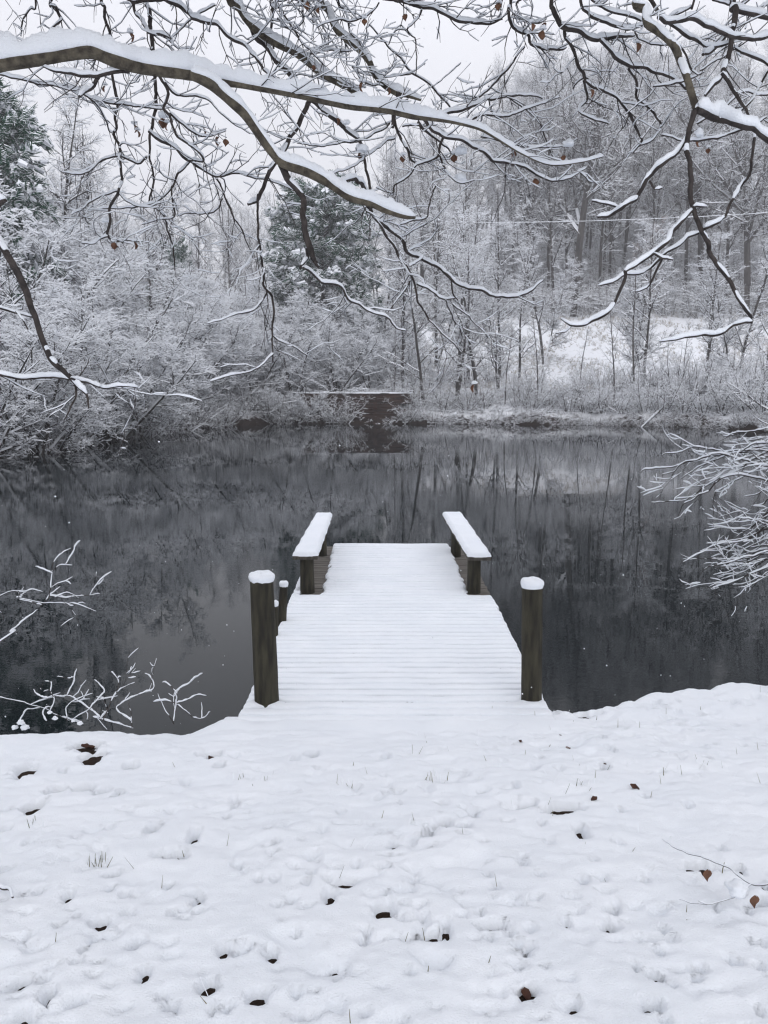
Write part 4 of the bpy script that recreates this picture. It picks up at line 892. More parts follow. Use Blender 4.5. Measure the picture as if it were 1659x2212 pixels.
B('B', 4.3, 4.5, [(740, 150, 4), (850, 270, 5), (940, 370, 5), (1000, 440, 6), (1080, 500, 6), (1150, 560, 6), (1230, 650, 5)], hs=12, tw=.5)
B('B', 4.4, 4.4, [(1000, 440, 5), (900, 450, 4), (840, 470, 3)], hs=16, tw=.2)
B('B', 4.2, 4.2, [(1050, 60, 6), (1035, 100, 5), (1000, 150, 5), (965, 180, 5), (990, 215, 4), (1020, 250, 4), (1020, 450, 3)], hs=22, tw=.2)
B('B', 4.2, 4.4, [(960, 180, 4), (900, 180, 3), (850, 270, 3)], hs=14, tw=.2)
B('C', 4.3, 4.4, [(200, 280, 5), (120, 380, 6), (0, 520, 6), (-100, 610, 6), (-150, 650, 6)], hs=14, tw=.5)
B('B', 4.5, 4.4, [(1290, 380, 3), (1150, 500, 3), (1050, 560, 2)], hs=8, tw=.3)
B('C', 4.6, 4.6, [(-20, 520, 3), (120, 600, 4), (230, 680, 4), (300, 760, 4), (370, 950, 3)], hs=8, tw=.6)
B('C', 4.3, 4.3, [(-60, 820, 6), (60, 850, 6), (180, 880, 5), (300, 885, 4), (430, 880, 3)], hs=24, tw=.5)
B('B', 4.2, 4.3, [(820, -10, 9), (950, 10, 10), (1040, 40, 10), (1110, 45, 10), (1200, 95, 9), (1300, 130, 9), (1400, 140, 8), (1480, 140, 7), (1540, 120, 5)], hs=30, tw=1.6, tl=.26)
B('B', 4.4, 4.2, [(340, -40, 7), (340, 60, 7), (330, 140, 6), (260, 170, 5), (190, 110, 4)], hs=16, tw=1.4, ext=True)
B('B', 4.4, 4.2, [(545, -30, 7), (600, 70, 6), (625, 180, 6), (700, 290, 4), (650, 380, 4)], hs=14, tw=1.0, ext=True)
B('B', 4.3, 4.2, [(150, -40, 7), (210, 60, 7), (260, 140, 6), (330, 240, 5), (400, 320, 4), (480, 400, 3)], hs=18, tw=1.5, ext=True)
B('B', 4.3, 4.2, [(800, 20, 5), (740, 80, 5), (640, 130, 5), (560, 120, 4), (430, 160, 3)], hs=26, tw=1.4)
B('B', 4.5, 4.3, [(350, 330, 6), (450, 310, 5), (560, 300, 5), (640, 310, 3)], hs=16, tw=1.2)
B('B', 4.3, 4.2, [(640, 400, 6), (690, 470, 6), (760, 510, 5), (830, 520, 3)], hs=18, tw=.9)
B('B', 4.5, 4.5, [(160, 20, 8), (155, 150, 8), (165, 290, 6)], hs=6, tw=.6)
# blunt snapped bough at the left edge
B('A', 2.6, 2.7, [(-500, 900, 34), (-200, 1280, 28), (-40, 1420, 24), (0, 1446, 22), (62, 1554, 22), (153, 1720, 20), (208, 1901, 18), (257, 2040, 17), (285, 2151, 17), (340, 2200, 16), (417, 2262, 15), (480, 2320, 9), (520, 2360, 8), (535, 2443, 5)], hs=[30, 10, 4, 4, 6, 10, 20, 55, 46, 20], tw=.15)
B('A', 2.6, 2.6, [(-60, 1340, 24), (-40, 1260, 22), (-5, 1215, 18), (30, 1200, 12)], hs=70, tw=0)
B('A', 2.7, 2.7, [(-80, 1846, 8), (0, 1848, 8), (83, 1873, 7), (180, 1894, 4)], hs=34, tw=.3)
B('A', 2.7, 2.7, [(90, 1873, 5), (139, 1930, 5), (160, 1970, 4), (208, 2012, 3)], hs=28, tw=.2)
B('A', 2.7, 2.8, [(-100, 2235, 8), (0, 2248, 8), (139, 2262, 8), (292, 2262, 8), (417, 2276, 7)], hs=40, tw=.8)
B('A', 2.7, 2.7, [(430, 2270, 9), (510, 2290, 8), (625, 2325, 6), (736, 2318, 5), (833, 2332, 4)], hs=32, tw=1.0)
B('A', 2.7, 2.7, [(444, 2290, 8), (444, 2387, 6), (417, 2471, 5), (389, 2526, 4)], hs=26, tw=.6)
for a in [('A', 560 + 220, 205, 52), ('A', 630, 520, 34), ('A', 975, 710, 60), ('A', 1005, 745, 38), ('A', 805, 755, 40), ('A', 825, 790, 34), ('A', 1220, 775, 36), ('A', 1312, 825, 50), ('A', 1350, 840, 40), ('B', 370, 10, 48), ('B', 440, 50, 34), ('B', 960, 90, 38), ('B', 712, 120, 36),
          ('B', 410, 392, 30), ('B', 702, 500, 50), ('B', 850, 530, 40), ('B', 545, 712, 40), ('B', 700, 915, 54), ('B', 945, 940, 40), ('B', 1250, 930, 44), ('C', 45, 25, 44), ('C', 120, 905, 48), ('D', 685, 535, 42), ('D', 805, 535, 40), ('F', 258, 155, 46), ('C', 435, 935, 34)]:
    lt.leaf(*a, d=4.15 if a[0] != 'D' else 3.95, snow=lt.rs.random() < .75)
for (c, x, y, r) in (('C', 462, 862, 30), ('B', 700, 895, 36), ('A', 985, 690, 30), ('B', 1290, 905, 36), ('B', 605, 735, 22), ('E', 350, 250, 0), ('D', 630, 400, 24), ('E', 1285, 150, 38), ('B', 1575, 890, 0)):
    if r: ox, oy = OFF[c]; d = 4.1; blob(PU(x + ox, y + oy, d) - lt.inv, r * d / 4971, 'snow_clump', LT, x * .1, flat=.85)
o = lt.leaf('A', 2846, 2311, 44, d=4.4); 
lt.finish()

# right tree
RT = empty('maple_tree', (3.3, 2.6, T1(3.3, 2.6)), label='snow laden tree hanging its forked branches in from the upper right corner', cat='tree')
near_trunk(RT, .2, 5, (-.1, .2, 5.2))
limbsR = [Vector(v) for v in ((3.15, 2.7, 4.2), (2.6, 3.0, 4.5), (2.1, 3.3, 4.6), (1.6, 3.6, 4.7), (1.0, 4.2, 4.8), (.5, 4.5, 4.8))]
shade_crown(RT, (-.1, .2, 4.6), ((-3.6, -1.6, 2.6), (-4.4, .2, 2.9), (-3.6, 1.6, 3.2), (-1.5, -3.2, 3), (3, 0, 3), (1, 3, 3.4), (-2.4, .4, 4.4), (-.3, 2.4, 4.4)), 62)
rt = NearTree(RT, limbsR, 23)
rt.poly([Vector((3.2, 2.6, 3.6))] + limbsR, [.09, .08, .065, .055, .045, .035, .025], 40, 4, 0)
B = rt.branch
B('C', 4.0, 4.0, [(370, -40, 12), (375, 60, 14), (410, 130, 16), (440, 160, 16), (520, 190, 14), (600, 225, 13), (660, 240, 12), (760, 235, 10), (860, 220, 7)], hs=32, tw=.4, ext=True)
B('C', 4.0, 4.0, [(655, 240, 11), (720, 320, 11), (790, 380, 12), (850, 400, 11), (920, 405, 10), (980, 440, 9), (1080, 460, 8), (1130, 500, 7), (1180, 550, 6)], hs=32, tw=.4)
B('C', 4.1, 4.0, [(440, 160, 11), (455, 230, 10), (500, 330, 10), (540, 430, 10), (590, 510, 9), (680, 540, 9), (760, 600, 8), (830, 690, 7), (870, 770, 7), (905, 850, 6), (880, 880, 5), (840, 920, 4)], hs=28, tw=.6)
B('C', 4.0, 4.0, [(820, 400, 8), (870, 480, 8), (880, 580, 8), (930, 650, 7), (1010, 745, 7), (990, 810, 6), (950, 850, 5), (900, 870, 5)], hs=26, tw=.5)
B('C', 4.1, 4.1, [(555, 480, 7), (580, 590, 7), (530, 640, 6), (540, 690, 5), (600, 720, 5), (700, 745, 4)], hs=26, tw=.6)
B('C', 4.1, 4.1, [(600, 520, 5), (560, 470, 5), (500, 510, 4), (490, 570, 3)], hs=26, tw=.6)
B('C', 3.8, 3.8, [(530, -30, 9), (590, 80, 9), (640, 120, 10), (750, 160, 10), (830, 180, 9), (920, 150, 8)], hs=34, tw=.4, ext=True)
B('C', 3.8, 3.8, [(600, -10, 7), (700, 60, 7), (800, 90, 7), (870, 110, 7), (930, 140, 6)], hs=34, tw=.5)
B('C', 4.2, 4.2, [(115, -20, 9), (100, 60, 9), (120, 150, 9), (170, 195, 9), (220, 215, 9), (240, 260, 8), (300, 290, 8), (400, 300, 7), (450, 285, 5)], hs=30, tw=1.5, tl=.26, ext=True)
B('C', 4.2, 4.2, [(200, -10, 6), (150, 20, 6), (190, 120, 5), (280, 140, 5), (330, 110, 3)], hs=34, tw=1.5, tl=.22)
B('C', 2.6, 2.4, [(905, -90, 30), (930, 60, 28), (940, 140, 28), (1010, 190, 26), (1090, 270, 24), (1130, 360, 22), (1170, 460, 22), (1200, 560, 22), (1230, 660, 22)], hs=[30, 36, 30, 40, 22, 14, 12, 20], tw=.08, ext=True)
B('C', 2.4, 2.4, [(1230, 655, 22), (1350, 705, 22), (1480, 750, 20), (1580, 775, 18), (1660, 835, 18), (1760, 930, 16), (1900, 1100, 14)], hs=[50, 80, 74, 60, 54, 20, 20], tw=.05)
B('C', 2.4, 2.4, [(1220, 660, 17), (1200, 780, 15), (1180, 860, 15), (1165, 930, 15), (1175, 972, 14), (1200, 1102, 14), (1210, 1222, 15), (1215, 1292, 14), (1250, 1372, 14), (1310, 1462, 15), (1320, 1542, 14), (1410, 1662, 13), (1470, 1762, 12), (1510, 1842, 11), (1545, 1912, 10), (1546, 1926, 9)], hs=30, tw=.06)
B('F', 2.4, 2.4, [(1546, 1000, 9), (1500, 1012, 9), (1460, 1022, 9), (1400, 1060, 9), (1330, 1085, 9), (1270, 1090, 9), (1217, 1108, 8), (1120, 1118, 6), (1010, 1140, 4)], hs=44, tw=.1)
B('C', 2.4, 2.5, [(1195, 790, 11), (1140, 890, 12), (1050, 970, 12), (960, 1060, 12), (930, 1082, 12), (880, 1162, 12), (800, 1242, 11), (730, 1292, 10), (630, 1307, 6)], hs=36, tw=.12)
B('F', 2.4, 2.4, [(1205, 335, 12), (1150, 400, 12), (1080, 470, 12), (1040, 540, 12), (970, 600, 12), (880, 660, 11), (800, 710, 9)], hs=34, tw=.05)
B('F', 2.4, 2.4, [(802, 705, 10), (780, 800, 10), (750, 880, 9), (700, 950, 9), (600, 1000, 9), (540, 1020, 8), (470, 1025, 7), (410, 990, 4)], hs=44, tw=.05)
B('F', 2.4, 2.4, [(480, 1028, 5), (440, 1070, 4), (390, 1085, 4)], hs=36, tw=0)
B('F', 2.4, 2.4, [(975, 600, 8), (1030, 630, 8), (1090, 640, 5)], hs=20, tw=0)
B('F', 2.5, 2.5, [(1250, 480, 8), (1180, 500, 8), (1110, 560, 8), (1040, 600, 7), (950, 680, 7), (880, 730, 7), (810, 735, 6), (730, 780, 6), (650, 800, 5)], hs=32, tw=.1)
B('F', 2.5, 2.5, [(1025, 620, 7), (970, 730, 7), (930, 820, 6), (860, 835, 4)], hs=26, tw=0)
B('C', 2.5, 2.4, [(1578, 770, 9), (1575, 850, 9), (1568, 920, 8), (1560, 972, 8), (1540, 1052, 8), (1490, 1122, 8), (1440, 1212, 8), (1400, 1292, 8), (1340, 1342, 9), (1265, 1367, 9)], hs=36, tw=.06)
B('F', 2.4, 2.4, [(1210, 320, 6), (1250, 325, 6), (1285, 325, 4)], hs=34, tw=0)
B('F', 2.4, 2.4, [(940, 160, 7), (980, 205, 6), (1025, 190, 4)], hs=50, tw=0)
B('F', 2.6, 2.6, [(600, 290, 5), (700, 305, 6), (760, 330, 6), (740, 360, 5)], hs=34, tw=.2)
B('C', 2.9, 2.8, [(1450, -50, 18), (1460, 60, 18), (1450, 200, 16), (1430, 300, 15), (1380, 430, 15), (1330, 510, 13), (1280, 580, 9)], hs=36, tw=.15, ext=True)
B('C', 2.8, 2.8, [(1385, 440, 12), (1440, 500, 12), (1480, 580, 11), (1510, 640, 9), (1535, 695, 7)], hs=40, tw=.3)
B('C', 2.9, 2.9, [(920, -30, 12), (1000, 70, 12), (1080, 140, 12), (1150, 190, 11), (1230, 250, 10), (1290, 285, 10), (1380, 275, 8), (1430, 260, 6)], hs=34, tw=.4)
B('C', 2.7, 2.9, [(1000, 105, 12), (1120, 125, 13), (1230, 130, 13), (1330, 175, 13), (1400, 205, 13), (1480, 225, 13), (1570, 230, 12), (1700, 215, 10)], hs=50, tw=.3)
B('C', 2.9, 2.9, [(1460, 60, 14), (1560, 90, 14), (1700, 125, 14)], hs=50, tw=.3)
B('C', 3.0, 3.0, [(1440, 285, 9), (1540, 320, 9), (1620, 370, 9), (1700, 440, 8)], hs=36, tw=.5)
B('C', 2.9, 2.9, [(1270, 325, 9), (1330, 300, 9), (1400, 220, 7), (1440, 180, 5)], hs=50, tw=.1)
B('C', 3.2, 3.2, [(1160, 845, 5), (1240, 845, 6), (1330, 830, 7), (1430, 805, 7), (1530, 770, 6), (1650, 700, 6)], hs=26, tw=.3)
B('C', 3.2, 3.2, [(1115, 260, 6), (1160, 340, 6), (1190, 410, 6), (1240, 450, 4)], hs=26, tw=.4)
B('C', 3.2, 3.2, [(1250, 420, 5), (1330, 370, 5), (1400, 335, 5), (1500, 250, 4)], hs=14, tw=.4)
B('C', 3.2, 3.2, [(1700, 370, 7), (1620, 500, 6), (1560, 600, 6), (1480, 680, 5)], hs=18, tw=.8)
B('C', 3.2, 3.2, [(1700, 560, 6), (1600, 575, 5), (1500, 560, 4), (1400, 650, 4)], hs=36, tw=.8)
B('C', 3.6, 3.6, [(1230, 740, 6), (1300, 700, 6), (1360, 720, 5), (1450, 730, 5), (1550, 690, 4)], hs=20, tw=.7)
B('C', 3.6, 3.6, [(970, 520, 5), (1060, 510, 6), (1150, 485, 6), (1280, 440, 4)], hs=18, tw=.7)
B('C', 3.8, 3.8, [(1020, 805, 5), (1080, 820, 5), (1150, 845, 5)], hs=16, tw=.5)
B('C', 3.8, 3.8, [(800, 690, 3), (930, 590, 4), (980, 530, 4)], hs=8, tw=.5)
B('C', 3.8, 3.8, [(860, 170, 5), (870, 220, 5), (940, 260, 5), (1060, 270, 5), (1110, 250, 4)], hs=20, tw=.5)
B('C', 3.2, 3.2, [(1220, -30, 7), (1190, 40, 6), (1110, 80, 6), (1060, 100, 4)], hs=40, tw=.8, ext=True)
B('C', 3.4, 3.4, [(1560, -20, 8), (1500, 30, 7), (1420, 20, 6), (1330, 0, 5)], hs=40, tw=.8)
B('C', 3.4, 3.3, [(1700, 20, 7), (1620, 40, 6), (1560, 80, 5), (1520, 170, 4)], hs=30, tw=1)
for a in [('C', 310, 185, 52), ('C', 240, 145, 40), ('C', 320, 140, 30), ('C', 870, 262, 50), ('C', 595, 540, 44), ('C', 1250, 835, 46), ('C', 1300, 895, 30)]: rt.leaf(*a, d=3.9, snow=rt.rs.random() < .5)
blob(PU(1245 + 2949, 800, 3.2) - rt.inv, 26 * 3.2 / 4971, 'snow_clump', RT, 3, flat=1.1)
rt.finish()

# snowy shrub leaning in over the water at the right edge
HZ = empty('hazel_bush', (4.9, 5.9, T1(4.9, 5.9)), label='snowy leafless bush hanging over the water at the right edge below the horizon', cat='bush')
hz = NearTree(HZ, (), 31)
def W(*pts, d=(6.0, 6.3), hs=12, tw=.30, h=4.2):
    q = [(x * .9165 + 3134, y * .9165 + 2396) for (x, y) in pts]; n = len(q)
    q2 = [(a[0], a[1], h * (.45 + .55 * i / (n - 1))) for i, a in enumerate(q)]
    q2 = q2[::-1]; a, b = q2[0], q2[1]; vx, vy = a[0] - b[0], a[1] - b[1]; l = math.hypot(vx, vy)
    q2 = [(a[0] + vx / l * 300, a[1] + vy / l * 300 + 60, h * 1.2), ] + q2
    ox, oy = 0, 0; P = [PU(x, y, d[0] + (d[1] - d[0]) * i / len(q2)) for i, (x, y, _) in enumerate(q2)]; Rr = [r * d[0] / 4971 for (_, _, r) in q2]
    base = Vector((4.9, 5.9, T1(4.9, 5.9))); m_ = P[0].lerp(base, .5) + Vector((.1, .1, .5)) * (.4 if P[0].z < .8 else .9)
    hz.poly([base, m_] + P, [.014, .010] + Rr, hs, 6, tw, gap=.8, tl=.30)
W((775, 480), (800, 460), (900, 450), (1000, 435), (1100, 410), (1200, 385), (1320, 360), (1450, 340), (1609, 300), h=5.5)
W((915, 370), (940, 350), (1050, 345), (1110, 315), (1200, 315), (1320, 340), (1460, 335))
W((840, 675), (1050, 660), (1100, 640), (1200, 570), (1300, 510), (1400, 460), (1500, 400), (1609, 340), h=5.5)
W((1120, 575), (1250, 550), (1330, 500), (1450, 420), (1609, 370)); W((1250, 760), (1245, 660), (1260, 610), (1300, 590), (1450, 500), (1609, 430)); W((1020, 770), (1050, 690), (1120, 650), (1210, 600))
W((1040, 520), (1080, 490), (1180, 430), (1260, 395), (1400, 350)); W((920, 490), (990, 470), (1030, 430), (1130, 405)); W((1190, 500), (1290, 470), (1340, 440), (1450, 430), (1609, 400))
W((1320, 800), (1440, 805), (1520, 795), (1609, 810)); W((1290, 770), (1340, 755), (1430, 735), (1480, 780), (1560, 800))
W((1200, 945), (1350, 925), (1450, 905), (1530, 870), (1609, 820)); W((1130, 1050), (1200, 980), (1300, 945), (1440, 930), (1540, 880), (1609, 850), h=5.5); W((1095, 1045), (1250, 1045), (1350, 1050), (1500, 1035), (1609, 1010))
W((1165, 1150), (1200, 1110), (1250, 1085), (1350, 1070), (1500, 1030)); W((1210, 1235), (1260, 1210), (1350, 1195), (1450, 1165), (1609, 1100), h=5.5); W((1250, 1150), (1350, 1130), (1450, 1090), (1609, 1040)); W((1480, 1265), (1530, 1200), (1609, 1130))
W((1260, 1110), (1380, 1090), (1500, 1050), (1609, 1000)); W((1300, 1180), (1420, 1140), (1550, 1080), (1640, 1030)); W((1400, 900), (1500, 830), (1609, 740)); W((1450, 640), (1530, 620), (1609, 580)); W((1380, 860), (1480, 850), (1609, 760)); W((1350, 1215), (1470, 1200), (1609, 1150)); W((1310, 230), (1340, 240), (1420, 215), (1520, 210), (1640, 180))
W((1500, 700), (1560, 690), (1640, 640)); W((1420, 1000), (1500, 960), (1640, 900)); W((1440, 980), (1540, 960), (1640, 960)); W((1400, 960), (1500, 1000), (1640, 980))
hz.finish()

# shrubs at the left of the near bank
def sh(tree, pts, d, hs=20, tw=.35, h=5, base=None, tl=.2):
    q = [(x, y + 2765, h * (1 - .55 * i / (len(pts) - 1))) for i, (x, y) in enumerate(pts)]
    P = [PU(x, y, d + .05 * i) for i, (x, y, _) in enumerate(q)]; Rr = [r * d / 4971 for (_, _, r) in q]
    if base is not None: P = [base] + P; Rr = [Rr[0] * 1.2] + Rr
    tree.poly(P, [r * .62 for r in Rr], hs * .74, d, tw * .45, gap=.85, tl=tl)
b0 = Vector((-3.2, 4.55, T1(-3.2, 4.55)))
LS = empty('bramble', tuple(b0), label='low shrub at the left edge holding a snowy spray of twigs over the water', cat='bush'); ls = NearTree(LS, (), 41)
sh(ls, [(0, 1080), (60, 1030), (110, 990), (190, 920), (250, 865), (300, 810), (360, 755)], 4.9, 26, .5, 6, b0)
sh(ls, [(-40, 825), (130, 830), (280, 850), (400, 855), (450, 850)], 4.9, 10, .2, 4, b0 + Vector((-.3, .1, .2)))
sh(ls, [(300, 812), (380, 825), (450, 812), (540, 805), (600, 797)], 5, 28, .9, 5); sh(ls, [(250, 862), (180, 845), (120, 827), (180, 775), (260, 790)], 5, 26, .5, 5); sh(ls, [(390, 850), (430, 868), (480, 850), (520, 855)], 5, 26, .6, 4); sh(ls, [(430, 850), (510, 878), (575, 900)], 5, 22, .5, 4)
sh(ls, [(290, 830), (305, 740), (310, 680), (330, 600), (380, 550), (430, 525)], 5, 24, .5, 5); sh(ls, [(310, 680), (265, 655), (215, 635)], 5, 26, .2, 4); sh(ls, [(308, 670), (360, 628), (430, 625)], 5, 30, .3, 4); sh(ls, [(395, 620), (435, 560), (450, 510), (480, 480)], 5, 28, .3, 4)
sh(ls, [(330, 820), (400, 790), (470, 830), (515, 850)], 5, 26, .8, 4); sh(ls, [(-60, 900), (10, 915), (25, 960)], 4.9, 26, .3, 4)
ls.finish()
def grd(x, y, py=0): return Vector((x, y, T1(x, y)))
b1 = grd(-1.32, 4.52)
MS = empty('bramble', tuple(b1), label='sparse snowy shrub on the bank edge nearest the left post with two rising forks', cat='bush'); ms = NearTree(MS, (), 43)
for pts, hs_ in (([(1040, 1560), (1050, 1470), (1060, 1430), (1060, 1380), (1130, 1340), (1170, 1310), (1210, 1275)], 26), ([(1060, 1395), (1010, 1340), (975, 1325)], 26), ([(1050, 1455), (980, 1440), (920, 1445)], 26), ([(1060, 1450), (1130, 1430), (1180, 1405), (1240, 1408)], 26), ([(1060, 1460), (1120, 1500), (1170, 1540), (1220, 1548), (1260, 1505)], 22), ([(1210, 1545), (1215, 1500), (1210, 1450)], 8), ([(1045, 1580), (1000, 1510), (970, 1450), (950, 1400)], 6)):
    sh(ms, pts, 4.85, hs_, .45, 5)
ms.finish()
b2 = grd(-1.9, 4.5)
NS = empty('bramble', tuple(b2), label='tangled snowy shrub on the bank edge at lower left between the other two shrubs', cat='bush'); ns_ = NearTree(NS, (), 47)
for pts, hs_ in (([(790, 1600), (780, 1500), (770, 1440)], 8), ([(785, 1560), (700, 1490), (750, 1440), (830, 1400), (915, 1380)], 26), ([(620, 1560), (670, 1440), (700, 1390), (750, 1355), (810, 1330)], 24), ([(700, 1390), (715, 1330), (700, 1300), (670, 1265)], 26), ([(705, 1300), (728, 1288)], 22), ([(830, 1400), (905, 1380), (925, 1350), (905, 1300), (870, 1280)], 22),
                 ([(600, 1540), (540, 1490), (470, 1440), (400, 1410), (290, 1425)], 24), ([(-20, 1420), (120, 1445), (220, 1475), (300, 1500), (420, 1560)], 6), ([(560, 1540), (690, 1572), (795, 1602)], 26), ([(400, 1410), (440, 1340), (445, 1290), (460, 1250)], 22), ([(440, 1300), (400, 1302), (340, 1302)], 22), ([(540, 1490), (600, 1420), (630, 1380), (590, 1330), (570, 1310)], 22),
                 ([(290, 1425), (220, 1400), (200, 1370)], 24), ([(300, 1500), (330, 1440), (300, 1380), (265, 1380)], 28), ([(300, 1390), (310, 1330), (270, 1320)], 24), ([(600, 1550), (640, 1500), (620, 1430), (580, 1415)], 26), ([(280, 1560), (260, 1500), (300, 1480), (360, 1530), (440, 1560), (500, 1580)], 40), ([(400, 1560), (400, 1480), (460, 1430), (560, 1390)], 10), ([(100, 1600), (130, 1540), (160, 1500), (240, 1480)], 30)):
    sh(ns_, pts, 4.8, hs_, .6, 5)
for (x, y, r) in ((125, 1570, 34), (150, 1600, 40), (300, 1510, 22), (330, 1545, 26), (480, 1575, 24), (90, 1600, 30), (440, 1560, 18)): blob(PU(x, y + 2765, 4.75) - ns_.inv, r * 2.9 / 4971, 'snow_clump', NS, x * .3, flat=.8)
ns_.finish()
# creeping branches and sticks on the near snow
def stick(label, pts, h, hs, leaves=(), z=.02, tw=.3, cat='stick', name='fallen_stick'):
    W_ = [Vector((*G(x, y), 0)) for (x, y) in pts]
    for i, v in enumerate(W_): v.z = T1(v.x, v.y) + .045 + (z[i] if isinstance(z, (list, tuple)) else z)
    e = empty(name, tuple(W_[0]), label=label, cat=cat); t = NearTree(e, (), 50 + len(pts) + int(pts[0][0])); 
    t.poly(W_, [h * (1 - .6 * i / (len(W_) - 1)) for i in range(len(W_))], hs, 3, tw, tl=.12)
    t.finish(); return e, t
e, t = stick('thin bare twig with dead leaves reaching in over the snow from the right edge', [(1720, 1990), (1659, 1972), (1620, 1957), (1560, 1925), (1480, 1881), (1430, 1842)], .0035, 6, z=[.12, .10, .08, .09, .07, .05], cat='twig', name='leafy_twig')
for (a, b, c, s) in ((1590, 1967, .06, 0), (1530, 1920, .05, 1), (1632, 1985, .06, 1)):
    p = Vector((*G(a, b), 0)); p.z = T1(p.x, p.y) + .06 + c
    if s:
        V = []; L_ = .05
        for i, wv in enumerate((.05, .3, .42, .38, .2, .02)):
            for j in (-1, 0, 1): V.append(p - t.inv + Vector((j * wv * L_ * .8, .012 * j * j + .01 * i / 5, -i / 5 * L_)))
        mesh('leaf', V, np.array([(i * 3 + j, i * 3 + j + 1, i * 3 + j + 4, i * 3 + j + 3) for i in range(5) for j in range(2)]), M_leaf, parent=e)
    else: blob(p - t.inv, .035, 'snow_clump', e, 3.3)
stick('thin bare twig lying on the snow below the leafy twig at the right edge', [(1620, 1957), (1590, 1967), (1520, 1973), (1465, 1960)], .0025, 4, z=[.08, .05, .03, .02])
stick('short dark branch tip on the snow at the left edge', [(-60, 1895), (0, 1935), (20, 1945), (32, 1962)], .009, 12, z=.03, tw=0)
stick('tiny dark stick lying on the right side of the dock snow', [(965, 1478), (975, 1482), (985, 1481)], .004, 4, z=.0, tw=0)
for i, (x, y, L_, a) in enumerate([(255, 1718, 9, 1.2), (924, 2103, 26, 1.5), (477, 2008, 7, 1.2), (1185, 1612, 9, 1.0), (762, 1655, 14, 1.4), (783, 2053, 9, -.6), (1560, 1885, 30, 1.45), (1480, 1990, 12, 1.2)]):
    p = Vector((*G(x, y), 0)); p.z = T1(p.x, p.y) + .03; k = p.y / 1790
    e = empty('grass_stalk', tuple(p), label=['short dark stalk at the upper left of the foreground snow', 'tall single upright grass stalk at the bottom centre of the snow', 'short dark stalk left of centre low in the foreground snow', 'small stalk near the two leaves right of the dock end', 'thin upright stalk below the front edge of the dock', 'short slanted stalk left of the tall bottom stalk', 'upright stalk beside the leafy twig at right', 'small stalk under the leafy twig at right'][i], cat='grass stalk', group='single grass stalks in the foreground snow')
    b = Buf(); b.tube([Vector((0, 0, 0)), Vector((math.cos(a) * .5 * L_ * k, .004, math.sin(abs(a)) * .5 * L_ * k)), Vector((math.cos(a) * L_ * k, 0, math.sin(abs(a)) * L_ * k * 1.1))], [.002, .0017, .0008], 5, 0, 0); b.obj('stalk', M_gblade, e)
# grass tips poking through: countless, one object
P0 = []; P1 = []; r2 = random.Random(9)
for (x, y, n, spr) in [(555, 1690, 9, 20), (745, 1697, 8, 14), (935, 1680, 10, 18), (225, 1870, 16, 26), (515, 1682, 5, 12), (890, 1628, 4, 8), (960, 1610, 8, 60), (1262, 1700, 8, 16), (1530, 1655, 6, 12), (1125, 1690, 8, 120), (1300, 1660, 8, 60), (700, 1800, 20, 600), (830, 2000, 20, 800), (1350, 1790, 14, 250), (1140, 1540, 8, 90), (1290, 1565, 8, 60), (80, 1780, 6, 20), (1500, 1640, 8, 100), (1150, 1480, 0, 1), (1395, 1490, 4, 20)]:
    for _ in range(n):
        a, b = G(x + r2.gauss(0, spr), y + r2.gauss(0, spr * .35)); 
        if pond_sd(np.array([a]), np.array([b]))[0] < .12: continue
        z = T1(a, b) + .03; P0.append((a, b, z)); P1.append((a + r2.gauss(0, .012), b + r2.gauss(0, .012), z + r2.uniform(.03, .06)))
o = prisms('grass', P0, P1, [.0016] * len(P0), [.0006] * len(P0), M_gblade, M_snowfar, None, 0, 0, 2); prop(o, label='sparse grass tips poking through the foreground snow', cat='grass', kind='stuff')
# fallen leaves on the snow
LV = [(1124, 1604, .035, 'greenish brown curled leaf standing on the snow right of the dock end'), (1227, 1618, .03, 'small rust red leaf on the snow below the right post'), (1370, 1703, .045, 'dark red leaf lying flat at the right of the snow'), (1283, 1728, .035, 'small dark leaf left of the dark red one'),
      (1135, 2130, .045, 'dark crumpled leaf in a hollow at the bottom right of centre'), (188, 1606, .07, 'broad brown leaf half buried in the topmost hollow at left'), (455, 1630, .05, 'brown leaf in a small hollow below the left bank shrubs'), (1210, 1590, .02, 'tiny brown leaf near the foot of the right post'), (1307, 1652, .02, 'tiny dark leaf right of the rust red one'), (1473, 1720, .02, 'tiny dark leaf right of the dark red flat leaf')]
for (x, y, s, lb) in LV:
    s *= .68
    a, b = G(x, y); V = []; r3 = random.Random(int(x)); rz = r3.uniform(0, 6.28)
    for i, wv in enumerate((.05, .34, .5, .42, .25, .03)):
        for j in (-1, -.5, 0, .5, 1): V.append((j * wv * s * (1 + .2 * r3.uniform(-1, 1)), (i / 5 - .5) * s * 1.5, s * (.35 * j * j * r3.uniform(.6, 1.2) + .3 * (i / 5 - .5) ** 2) + .05 * s * r3.uniform(-1, 1)))
    o = mesh('fallen_leaf', V, np.array([(i * 5 + j, i * 5 + j + 1, i * 5 + j + 6, i * 5 + j + 5) for i in range(5) for j in range(4)]), M_leafd if 'dark' in lb or 'brown' in lb else M_leaf)
    o.location = (a, b, T1(a, b) + (.006 if y == 2130 else .042 if s < .034 else .012)); o.rotation_euler = (r3.uniform(-.4, .4), r3.uniform(-.4, .4), rz); prop(o, label=lb, cat='leaf', group='fallen leaves on the snow')
